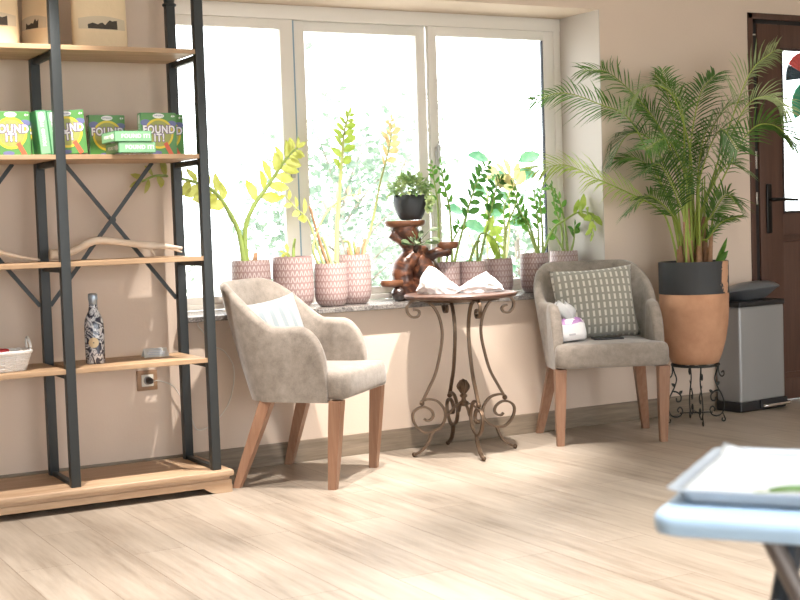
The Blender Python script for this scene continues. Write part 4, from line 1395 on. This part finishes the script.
# ------------------------------------------------------------------ armchairs
def armchair(name, label, loc, rz):
    t = thing(name, label, 'chair', loc, rz, 'velvet armchairs by the window')
    # plan of the shell: U open to the front (-y)
    hw, yf, yb, cr = .246, -.205, .180, .165
    path = []
    for i in range(22):
        f = (i / 21)
        f = 1 - (1 - f) ** 1.0
        path.append((-hw, yf + (yb - cr - yf) * f))
    for i in range(1, 15):
        a = PI - PI / 2 * i / 14
        path.append((-hw + cr + cr * math.cos(a), yb - cr + cr * math.sin(a)))
    nb_ = 8
    for i in range(1, nb_):
        path.append((-hw + cr + (2 * hw - 2 * cr) * i / nb_, yb))
    path += [(-x, y) for x, y in path[:36][::-1]]
    pts = [Vector((x, y, 0)) for x, y in path]
    S = [0]
    for a, b in zip(pts, pts[1:]):
        S.append(S[-1] + (b - a).length)
    tot = S[-1]
    zb = .362
    rows = []
    rows_in = []
    for i, p in enumerate(pts):
        T = (pts[min(i + 1, len(pts) - 1)] - pts[max(0, i - 1)]).normalized()
        N = Vector((-T.y, T.x, 0))          # outward
        s = abs(S[i] - tot / 2)
        e = min(S[i], tot - S[i])
        u = min(1, max(0, (s - .14) / (.355 - .14)))
        zt = .868 + (.680 - .868) * (u * u * (3 - 2 * u))
        D = .135
        if e < D:
            zt = .44 + (zt - .44) * math.sqrt(max(0, 1 - ((D - e) / D) ** 2.6))
        back = max(0, min(1, (p.y + .05) / .23))
        th = .020
        sec = []
        H = zt - zb
        for z, side in [(0, 1), (.12, 1), (.3, 1), (.5, 1), (.7, 1), (.86, 1), (.95, 1), ('c', 0), (.95, -1), (.86, -1), (.7, -1), (.5, -1), (.3, -1), (.12, -1), (0, -1)]:
            if z == 'c':
                zz, off = zt, 0
            else:
                zz = zb + H * z
                off = side * th * (1 if z < .9 else .72)
                if z == .95:
                    zz = zt - .010
                if z == .86:
                    zz = zt - .030
            g = (zz - zb) / .5
            splay = g * (.002 + .130 * back)
            q_ = p + N * (off + splay * (1 if True else 0))
            bul = .006 * math.sin(min(1, max(0, g)) * PI) * side if z != 'c' else 0
            sec.append(Vector((q_.x, q_.y, zz)) + N * bul)
        rows.append(sec)
    bm = bmesh.new()
    g = quadstrip(bm, rows, closed=True)
    bm.faces.new(g[0][::-1])
    bm.faces.new(g[-1])
    obj('shell_back', bm, M['fabric'], t, angle=70)
    # seat cushion with a T shaped front
    bm = bmesh.new()
    outline = [(-.277, -.292), (.277, -.292), (.279, -.225), (.238, -.195), (.236, .12), (.17, .165), (-.17, .165), (-.236, .12), (-.238, -.195), (-.279, -.225)]
    dense = []
    for i in range(len(outline)):
        a, b = Vector((*outline[i], 0)), Vector((*outline[(i + 1) % len(outline)], 0))
        m_ = max(2, int((b - a).length / .035))
        for k in range(m_):
            dense.append(a.lerp(b, k / m_))
    for _ in range(2):
        dense = [(dense[i - 1] + dense[i] * 2 + dense[(i + 1) % len(dense)]) / 4 for i in range(len(dense))]
    rows = []
    for k, z in ((.93, .376), (.985, .381), (1.0, .396), (1.006, .43), (1.0, .458), (.985, .474), (.95, .484), (.82, .489), (.55, .492), (.25, .493), (.05, .493)):
        rows.append([Vector((p.x * k, -.06 + (p.y + .06) * k, z)) for p in dense])
    g = quadstrip(bm, rows, closed=True)
    bm.faces.new(g[0][::-1])
    bm.faces.new(g[-1])
    obj('seat_cushion', bm, M['fabric'], t, angle=70)
    def leg(top, foot, a, b):
        bm = bmesh.new()
        rows = []
        for f in (0, .33, .66, 1):
            c = Vector(top).lerp(Vector(foot), f)
            h = (a + (b - a) * f) / 2
            rows.append([c + Vector((sx * h, sy * h, 0)) for sx, sy in ((-1, -1), (1, -1), (1, 1), (-1, 1))])
        g = quadstrip(bm, rows, closed=True)
        bm.faces.new(g[0])
        bm.faces.new(g[-1][::-1])
        bmesh.ops.bevel(bm, geom=[e for e in bm.edges if abs((e.verts[0].co - e.verts[1].co).z) > .05], offset=.004, segments=2, affect='EDGES')
        bm.faces.ensure_lookup_table()
        obj('leg', bm, M['leg'], t, angle=40)
    for s in (-1, 1):
        leg((s * .250, -.242, .372), (s * .252, -.212, 0), .056, .036)
        leg((s * .215, .085, .366), (s * .276, .212, 0), .056, .036)
    return t
c1 = armchair('armchair', 'taupe velvet armchair with a pale blue cushion, next to the shelving unit', (2.454, -.367, 0), R(42.6))
c2 = armchair('armchair', 'taupe velvet armchair with a dash patterned cushion, beside the terracotta planter', (4.074, -.340, 0), R(-24.4))

def pillow(name, label, W, H, T, m, mw):
    bm = bmesh.new()
    n = 22
    top, bot = [], []
    for s, L in ((1, top), (-1, bot)):
        for i in range(n + 1):
            row = []
            v = -1 + 2 * i / n
            for k in range(n + 1):
                u = -1 + 2 * k / n
                pin = 1 - .07 * (1 - abs(u) ** 2) * abs(v) ** 3
                pin2 = 1 - .07 * (1 - abs(v) ** 2) * abs(u) ** 3
                h = T * .5 * ((1 - abs(u) ** 2.4) * (1 - abs(v) ** 2.4)) ** .55
                wr = .004 * noise.noise(Vector((u * 2.2, v * 2.2, s + W * 9))) * (1 - max(abs(u), abs(v)) ** 4)
                row.append(Vector((u * W / 2 * pin2, s * (h + wr), v * H / 2 * pin)))
            L.append(row)
    quadstrip(bm, top)
    quadstrip(bm, bot)
    bmesh.ops.remove_doubles(bm, verts=bm.verts[:], dist=.0005)
    t = obj(name, bm, m)
    t.matrix_world = mw
    return tag(t, label, 'cushion', 'cushions on the armchairs')
def frame_from(o, rz, c, xa, za):
    """matrix whose x follows xa and z follows za, given in a chair's own axes"""
    Rz = Matrix.Rotation(rz, 3, 'Z')
    x = Vector(xa).normalized()
    z = Vector(za)
    z = (z - x * z.dot(x)).normalized()
    y = z.cross(x)
    m = Matrix((x, y, z)).transposed()
    mm = (Rz @ m).to_4x4()
    mm.translation = Vector(o) + Rz @ Vector(c)
    return mm
pillow('cushion', 'pale cushion with faint blue stripes leaning inside the left armchair', .285, .30, .115, M['cushion_pale'],
       frame_from(c1.location, R(42.6), (-.128, .062, .646), (.32, -.16, .05), (-.06, .13, .31)))
pillow('cushion', 'taupe cushion with rows of cream dashes on the right armchair', .42, .362, .13, M['cushion_dash'],
       frame_from(c2.location, R(-24.9), (-.012, .045, .664), (1, .02, .05), (-.01, .28, 1)))

# tissue pack on the right chair's seat
Rz2 = Matrix.Rotation(R(-24.9), 3, 'Z')
def onchair(x, y, z):
    return c2.location + Rz2 @ Vector((x, y, z))
tp = thing('tissue_pack', 'white soft tissue pack with a purple band on the right armchair seat', 'tissue pack', onchair(-.158, -.138, .4965), R(-34))
tp.rotation_euler = (R(-10), R(-7), R(-34))
tp.scale = (1.12, 1.12, 1.08)
bm = bmesh.new()
rows = []
for z, w, d in ((0, .050, .032), (.006, .058, .040), (.03, .060, .043), (.07, .058, .040), (.092, .048, .030), (.100, .034, .018)):
    rows.append([Vector((math.copysign(abs(math.cos(2 * PI * k / 32)) ** .5, math.cos(2 * PI * k / 32)) * w, math.copysign(abs(math.sin(2 * PI * k / 32)) ** .6, math.sin(2 * PI * k / 32)) * d - z * .0, z)) for k in range(32)])
g = quadstrip(bm, rows, closed=True)
bm.faces.new(g[0][::-1])
bm.faces.new(g[-1])
pb = obj('pack', bm, mat('white_film', (.80, .79, .80), .35), tp)
bm = bmesh.new()
rows = [[Vector((p.x * 1.012, p.y * 1.03, p.z)) for p in r_] for r_ in [[Vector((math.copysign(abs(math.cos(2 * PI * k / 32)) ** .5, math.cos(2 * PI * k / 32)) * w, math.copysign(abs(math.sin(2 * PI * k / 32)) ** .6, math.sin(2 * PI * k / 32)) * d, z + .004 * math.sin(k))) for k in range(32)] for z, w, d in ((.074, .0568, .0388), (.092, .048, .030), (.101, .034, .018))]]
quadstrip(bm, rows, closed=True)
obj('purple_band', bm, mat('purple_print', (.36, .17, .42), .4), tp)
bm = bmesh.new()
box2(bm, (-.016, -.0445, .022), (.012, -.0425, .029), bev=.0005)
obj('printed_mark', bm, mat('grey_print', (.45, .44, .47), .5), tp, smooth=False)
bm = bmesh.new()
rows = []
for i in range(11):
    f = i / 10
    w = .012 + .022 * math.sin(min(1, f * 1.15) * PI * .8)
    rows.append([Vector((-.034 * f ** 1.3 + w * math.cos(2 * PI * k / 14) * (1 + .25 * math.sin(k * 2.3 + f * 4)), w * .6 * math.sin(2 * PI * k / 14) * (1 + .3 * math.sin(k * 1.7)), .094 + .085 * f + .012 * math.sin(k * 1.3 + 1) * f)) for k in range(14)])
rows = [r_ + r_[:1] for r_ in rows]
quadstrip(bm, rows)
bmesh.ops.solidify(bm, geom=bm.faces[:], thickness=.002)
obj('pulled_tissue', bm, M['paper'], tp)
ph = thing('phone', 'flat black phone lying on the right armchair seat in front of the cushion', 'phone', onchair(.02, -.085, .4935), R(-24))
bm = bmesh.new()
box2(bm, (-.075, -.036, 0), (.075, .036, .010), bev=.0045, seg=3)
pbody = obj('body', bm, mat('black_phone_glass', (.012, .012, .014), .15), ph, angle=40)
bm = bmesh.new()
box2(bm, (-.070, -.032, .0098), (.070, .032, .0104))
obj('screen', bm, mat('phone_screen', (.006, .006, .008), .05), ph, smooth=False)

# ------------------------------------------------------------------ iron plant stand, planter, palm
PX, PY = 4.722, -.297
ps = thing('iron_plant_stand', 'low dark wrought iron scroll stand under the terracotta planter', 'plant stand', (PX, PY, 0), R(-28))
ps.scale = (.82, .82, 1.02)
bm = bmesh.new()
tube(bm, [(.148 * math.cos(2 * PI * k / 40), .148 * math.sin(2 * PI * k / 40), .300) for k in range(41)], .0065, 8)
obj('top_ring', bm, M['iron_dark'], ps)
bm = bmesh.new()
for k in range(3):
    a = k * PI / 3
    tube(bm, [(-.147 * math.cos(a), -.147 * math.sin(a), .300), (.147 * math.cos(a), .147 * math.sin(a), .300)], .004, 6)
obj('top_bars', bm, M['iron_dark'], ps)
A1 = [(.165, .255), (.178, .262), (.182, .245), (.168, .235), (.152, .248), (.146, .275), (.148, .298)]
A2 = [(.147, .300), (.135, .262), (.122, .225), (.140, .180), (.168, .135), (.180, .090), (.168, .048), (.135, .032), (.100, .040), (.088, .066), (.104, .082), (.120, .068), (.112, .056)]
A3 = [(.168, .050), (.178, .030), (.186, .012), (.176, .0045), (.165, .010), (.168, .022)]
A4 = [(.150, .165), (.120, .160), (.096, .140), (.100, .115), (.122, .112), (.126, .130)]
for k in range(4):
    a = R(0 + 90 * k)
    lg = None
    for nm, s in (('leg', A2), ('foot_curl', A3), ('inner_scroll', A4), ('shoulder_curl', A1)):
        bm = bmesh.new()
        tube(bm, spline([(p[0], 0, p[1]) for p in s], 5), .0045, 7)
        if nm == 'inner_scroll':
            for (lx, lz, dd) in ((.112, .150, 1), (.13, .19, -1)):
                leafblade(bm, Vector((lx, 0, lz)), Vector((-.8 * dd, .1, .5)), Vector((.2, 1, 0)), .032, .018)
        o = obj(nm, bm, M['iron_dark'], lg or ps, rot=(0, 0, 0) if lg else (0, 0, a))
        lg = lg or o
bm = bmesh.new()
for k in range(2):
    a = R(90 * k)
    tube(bm, [(-.105 * math.cos(a), -.105 * math.sin(a), .052 + .004 * k), (.105 * math.cos(a), .105 * math.sin(a), .052 + .004 * k)], .0035, 7)
obj('stretcher', bm, M['iron_dark'], ps)

pl = thing('potted_palm', 'large bushy palm in a terracotta planter with a charcoal painted rim', 'plant', (PX, PY, .3135))
bm = bmesh.new()
lathe(bm, [(.105, 0), (.120, .004), (.138, .05), (.158, .12), (.171, .20), (.177, .28), (.1785, .368)], 56)
obj('terracotta_pot', bm, M['terra'], pl)
bm = bmesh.new()
lathe(bm, [(.1790, .366), (.1790, .43), (.1790, .530), (.170, .532), (.163, .528), (.160, .47)], 56, cap=False)
obj('painted_rim', bm, M['band'], pl, angle=40)
bm = bmesh.new()
lathe(bm, [(.002, .500), (.08, .504), (.162, .497)], 30)
obj('soil', bm, M['soil'], pl)
o_ = pl.location.copy()
q = random.Random(77)
def palm_frond(path, LL, sd, m, lift):
    q = random.Random(sd)
    path = [Vector(p) for p in path]
    a = q.uniform(0, 2 * PI)
    rb = q.uniform(.01, .07)
    path[0] = Vector((PX + rb * math.cos(a) + (path[1].x - PX) * .12, PY + rb * math.sin(a) - .0, .3135 + .50))
    # the lower stalk climbs nearly upright out of the soil
    p1 = path[0].lerp(path[1], .45)
    p1.z += .06
    P = [p - o_ for p in spline([path[0], p1] + path[1:], 8)]
    m_ = len(P) - 1
    bm = bmesh.new()
    tube(bm, P, lambda t: .0062 * (1 - .86 * t) + .0008, 6)
    st = .34 if LL > .2 else .42
    N = 36
    roll = q.uniform(-.5, .5) + lift
    for k in range(N):
        f = st + (1 - st) * (k + .5) / N
        x = f * m_
        i = min(int(x), m_ - 1)
        p = P[i].lerp(P[i + 1], x - i)
        T = (P[i + 1] - P[i]).normalized()
        up = Vector((0, 0, 1))
        S = T.cross(up)
        if S.length < .1:
            S = T.cross(Vector((0, 1, 0)))
        S.normalize()
        U = S.cross(T).normalized()
        S, U = S * math.cos(roll) + U * math.sin(roll), U * math.cos(roll) - S * math.sin(roll)
        g = (f - st) / (1 - st)
        ln = LL * (.55 + .75 * math.sin(min(1, g * 1.15 + .12) * PI * .86)) * q.uniform(.7, 1.25)
        if g > .8:
            ln *= 1 - (g - .8) * 1.6
        for s in (-1, 1):
            d = (S * s * .78 + T * (.55 + .35 * g) + U * (.25 + q.uniform(-.12, .18))).normalized()
            w = .0042 * q.uniform(.7, 1.25)
            nn = U
            rows = []
            sd_ = d.cross(nn).normalized()
            for tt, ww in ((0, .35), (.25, 1), (.6, .8), (1, .04)):
                c = p + d * (ln * tt) + Vector((0, 0, -.34 * ln * tt * tt))
                wy = PY + o_.y
                rows.append([c - sd_ * w * ww, c + nn * (w * .35 * ww), c + sd_ * w * ww])
            # keep the blades clear of the wall plane
            lim = -.012 - o_.y
            for r_ in rows:
                for v_ in r_:
                    if v_.y > lim and v_.x + o_.x > WX1 - .02:
                        v_.y = lim - .2 * (v_.y - lim)
            quadstrip(bm, rows, 1)
    return obj('frond', bm, [M['cane'], m], pl)
for i, (pth, LL) in enumerate(P_DATA):
    pm = M['leaf_lime'] if i == 1 else M['palm_pale'] if i in (4, 5, 6) else (M['palm_dark'] if i % 4 == 2 else M['palm'])  # second frond in lime: window light on it is put into the colour
    palm_frond(pth, LL * 1.2, 300 + i, pm, .6 if i % 2 else -.2)
# upright yellow-green canes and dry husks round the foot of the palm
for i in range(18):
    a = q.uniform(0, 2 * PI)
    r_ = q.uniform(.015, .085)
    b = Vector((r_ * math.cos(a), r_ * math.sin(a), .498))
    e = Vector((b.x * 1.5 + q.uniform(-.02, .02), b.y * 1.4, .498 + q.uniform(.28, .52)))
    bm = bmesh.new()
    tube(bm, spline([b, (b + e) / 2 + Vector((q.uniform(-.008, .008), 0, 0)), e], 5), lambda t: .0085 * (1 - .6 * t), 7)
    cn = obj('cane', bm, M['cane'], pl)
    bm = bmesh.new()
    h = q.uniform(.12, .24)
    tube(bm, [b, b.lerp(e, .18) * 1.0, b.lerp(e, h / .4)], lambda t: .0175 * (1 - .55 * t), 7)
    obj('husk', bm, M['sheath'], cn)
bm = bmesh.new()
for k, (dx, a) in enumerate(((.07, .9), (.075, .6))):
    leafblade(bm, Vector((.085, -.06, .50)), Vector((.5 + .3 * k, -.15, 1 - .25 * k)), Vector((.3, -1, .1)), .17 - .05 * k, .045)
obj('broad_leaf', bm, M['leaf_green'], pl)

# ------------------------------------------------------------------ pedal bin
bn = thing('pedal_bin', 'grey rectangular pedal bin with its lid ajar beside the brown door', 'bin', (5.118, -.205, 0), R(5))
bm = bmesh.new()
box2(bm, (.004, .004, .052), (.366, .178, .578), bev=.018, seg=4)
obj('body', bm, M['bin'], bn, angle=40)
bm = bmesh.new()
box2(bm, (0, 0, 0), (.370, .182, .055), bev=.012, seg=3)
obj('base', bm, M['bin_dark'], bn, angle=40)
bm = bmesh.new()
box2(bm, (.000, .0, .574), (.370, .182, .604), bev=.010, seg=3)
obj('rim', bm, M['bin_dark'], bn, angle=40)
bm = bmesh.new()
tube(bm, spline([(.165, -.004, .026), (.175, -.03, .026), (.28, -.036, .028), (.36, -.03, .028), (.366, -.002, .028)], 5), .009, 8)
obj('pedal', bm, M['chrome'], bn)
bm = bmesh.new()
box2(bm, (.15, -.008, .012), (.37, .004, .060), bev=.006)
obj('pedal_recess', bm, M['bin_dark'], bn, angle=40)
bm = bmesh.new()
rows = []
nn_ = 36
for f, z in ((.0, .050), (.35, .047), (.65, .038), (.85, .024), (.96, .010), (1.0, 0), (.97, -.006), (.9, -.008), (.5, -.05), (.35, -.055)):
    row = []
    for k in range(nn_):
        a = 2 * PI * k / nn_
        f_ = max(f, .03)
        row.append(Vector((math.copysign(abs(math.cos(a)) ** .55, math.cos(a)) * .196 * f_, math.copysign(abs(math.sin(a)) ** .55, math.sin(a)) * .100 * f_, z)))
    rows.append(row)
g = quadstrip(bm, rows, closed=True)
bm.faces.new(g[0])
bm.faces.new(g[-1][::-1])
ld = obj('lid', bm, M['lid'], bn, (.180, .094, .655), (R(-12), R(-2), 0), angle=50)
bm = bmesh.new()
box2(bm, (.13, .15, .58), (.24, .18, .645), bev=.004)
obj('hinge', bm, M['bin_dark'], bn, angle=40)

# ------------------------------------------------------------------ folding table and tray in front
ft = thing('folding_table', 'pale blue white plastic folding table in the right foreground', 'table', (1.082, -4.372, 0), math.atan2(-.8, .6))
# local x runs along the front edge, local y to the back
TW, TD, TZ = .95, .42, .72
pt = mat('pale_blue_plastic', (.45, .61, .78), .4, spec=.5, bump=.05, bscale=200)
bm = bmesh.new()
n = 8
out_ = []
rc = .035
for cx_, cy_, a0 in ((rc, rc, 180), (TW - rc, rc, 270), (TW - rc, TD - rc, 0), (rc, TD - rc, 90)):
    for k in range(n + 1):
        a = R(a0 + 90 * k / n)
        out_.append((cx_ + rc * math.cos(a), cy_ + rc * math.sin(a)))
cen = Vector((TW / 2, TD / 2, 0))
rows = []
for ins, z in ((.012, TZ - .030), (.002, TZ - .026), (0, TZ - .016), (.001, TZ - .006), (.006, TZ - .001), (.012, TZ), (.02, TZ - .0005)):
    rows.append([Vector((cen.x + (x - cen.x) * (1 - ins / (TW / 2)), cen.y + (y - cen.y) * (1 - ins / (TD / 2)), z)) for x, y in out_])
g = quadstrip(bm, rows, closed=True)
bm.faces.new(g[0][::-1])
bm.faces.new(g[-1])
obj('table_top', bm, pt, ft, angle=50)
lm1 = mat('grey_leg_tube', (.16, .13, .115), .4, metal=.3)
lm2 = mat('dark_blue_leg_tube', (.035, .045, .06), .4, metal=.3)
for (ya, mm, xs) in ((.10, lm1, ((.128, TZ - .03), (.458, .012))), (.13, lm2, ((.160, TZ - .03), (.035, .012))), (TD - .10, lm1, ((.115, TZ - .03), (.445, .012))), (TD - .13, lm2, ((.150, TZ - .03), (.035, .012))),
                     (.10, lm1, ((TW - .115, TZ - .03), (TW - .445, .012))), (.13, lm2, ((TW - .150, TZ - .03), (TW - .035, .012)))):
    bm = bmesh.new()
    tube(bm, [(xs[0][0], ya, xs[0][1]), (xs[1][0], ya, xs[1][1])], .0125, 12)
    sphere(bm, (xs[1][0], ya, .0135), .0135, 10)
    lg = obj('leg', bm, mm, ft, angle=40)
    bm = bmesh.new()
    f = .16
    p = Vector((xs[0][0], ya, xs[0][1])).lerp(Vector((xs[1][0], ya, xs[1][1])), f)
    tube(bm, [p + Vector((0, -.02, 0)), p + Vector((0, .02, 0))], .008, 10)
    obj('rivet', bm, M['chrome'], lg)

ty = thing('baking_tray', 'aluminium baking tray lined with white paper on the folding table', 'tray', (1.149, -4.339, TZ + .0005), math.atan2(-.8, .6))
TL_, TDp, TH = .46, .325, .020
al = mat('dull_aluminium', (.72, .77, .82), .35, metal=.35, bump=.05, bscale=80)
bm = bmesh.new()
def rr_(x0, y0, x1, y1, r, z, n=6):
    L = []
    for cx_, cy_, a0 in ((x0 + r, y0 + r, 180), (x1 - r, y0 + r, 270), (x1 - r, y1 - r, 0), (x0 + r, y1 - r, 90)):
        for k in range(n + 1):
            a = R(a0 + 90 * k / n)
            L.append(Vector((cx_ + r * math.cos(a), cy_ + r * math.sin(a), z)))
    return L
secs = [(.022, 0, .0), (.012, 0, .002), (.003, 0, TH - .003), (-.008, 0, TH), (-.010, 0, TH - .002), (-.008, 0, TH - .004), (.000, 0, TH - .005)]
rows = [rr_(i_, i_, TL_ - i_, TDp - i_, max(.004, .022 - i_ * .3), z) for i_, _, z in ((.014, 0, 0), (.010, 0, .002), (.004, 0, TH - .004), (.0, 0, TH - .001), (-.006, 0, TH), (-.009, 0, TH - .002), (-.006, 0, TH - .004))]
g = quadstrip(bm, rows, closed=True)
bm.faces.new(g[0])
bmesh.ops.solidify(bm, geom=bm.faces[:], thickness=.0012)
obj('tray_body', bm, al, ty, angle=50)
bm = bmesh.new()
rows = []
nx_, ny_ = 34, 26
for j in range(ny_ + 1):
    row = []
    for i in range(nx_ + 1):
        u, v = i / nx_, j / ny_
        x = .014 + (TL_ - .028) * u
        y = .010 + (TDp - .018) * v
        z = .004 + .0022 * (1 + noise.noise(Vector((u * 5, v * 5, 1)))) 
        # the sheet rides up the far left corner and along the sides
        ed = max(0, 1 - u / .10)
        ef = max(0, (v - .90) / .10)
        z += ed * .010 + ef * .006 + .008 * max(0, 1 - math.hypot(u / .12, (1 - v) / .16)) ** 1.2
        row.append(Vector((x - .006 * ed, y, z)))
    rows.append(row)
quadstrip(bm, rows)
bmesh.ops.solidify(bm, geom=bm.faces[:], thickness=.0006)
pp = tag(obj('baking_paper', bm, mat('baking_paper', (.86, .86, .84), .6), None, ty.location, ty.rotation_euler), 'white baking paper lining the tray with a raised corner', 'paper')
Rt = Matrix.Rotation(math.atan2(-.8, .6), 3, 'Z')
lfp = thing('green_leaf', 'single green leaf lying on the baking paper', 'leaf', ty.location + Rt @ Vector((.165, .050, .0085)), math.atan2(-.8, .6) + R(8))
lfp.scale = (.8, .8, .8)
bm = bmesh.new()
rows = []
for i in range(11):
    f = i / 10
    w = .017 * math.sin(PI * min(1, f * .96 + .02)) ** .7
    rows.append([Vector((-.06 + .13 * f, w * s, .004 + .005 * abs(s) + .004 * math.sin(f * 5))) for s in (-1, -.5, 0, .5, 1)])
quadstrip(bm, rows)
bmesh.ops.solidify(bm, geom=bm.faces[:], thickness=.0008)
lb_ = obj('blade', bm, lf('fresh_leaf', (.22, .42, .10), (.36, .55, .2), .4, .2), lfp)
bm = bmesh.new()
tube(bm, [(-.085, 0, .003), (-.06, 0, .0045), (0, 0, .0065), (.05, 0, .0055)], .0014, 6)
obj('midrib', bm, M['stem_pale'], lfp)
# ------------------------------------------------------------------ light
w = bpy.data.worlds.new('sky')
SC.world = w
w.use_nodes = True
bg = w.node_tree.nodes['Background']
bg.inputs['Color'].default_value = (.93, .97, 1, 1)
bg.inputs['Strength'].default_value = 4.2
def lamp(name, kind, loc, energy, col, target=None, **k):
    l = bpy.data.lights.new(name, kind)
    l.energy = energy
    l.color = col
    for a, v in k.items():
        setattr(l, a, v)
    o = bpy.data.objects.new(name, l)
    C.objects.link(o)
    o.location = loc
    if target is not None:
        d = Vector(target) - Vector(loc)
        o.rotation_euler = d.to_track_quat('-Z', 'Y').to_euler()
    return o
lamp('sun', 'SUN', (-6, 6, 12), 5.0, (1, .96, .88), (0, 7.2, 0), angle=R(1))
WARM = (1, .925, .85)
def downlight(x, y, e, tx=None, ty=None, ang=95, blend=.5, r=.03, col=WARM):
    t = thing('ceiling_downlight', 'unseen round recessed ceiling downlight', 'lamp', (x, y, ZC), 0, 'recessed ceiling downlights')
    bm = bmesh.new()
    lathe(bm, [(.062, -.001), (.066, -.006), (.050, -.008), (.046, -.001), (.062, -.001)], 32, cap=False)
    obj('trim_ring', bm, M['white'], t, angle=40)
    lamp('spot', 'SPOT', (x, y, ZC - .02), e, col, (tx if tx is not None else x, ty if ty is not None else y, 0), spot_size=R(ang), spot_blend=blend, shadow_soft_size=r)
downlight(2.60, -1.0, 330, ty=-.30, ang=54, blend=.6)
downlight(3.20, -1.0, 380, tx=3.1, ty=-.15, ang=42, blend=.7)
downlight(1.10, -1.0, 260, tx=1.25, ty=-.55, ang=58, blend=.4)
downlight(4.70, -1.1, 40)
downlight(.9, -2.9, 300, ang=84, blend=1)
downlight(2.1, -2.9, 320, ang=84, blend=1)
downlight(3.2, -2.9, 220, ang=84, blend=1)
downlight(1.45, -4.75, 240, ang=46, blend=.7, col=(.86, .93, 1))  # added cool lamp, stands in for shopfront daylight on the tray
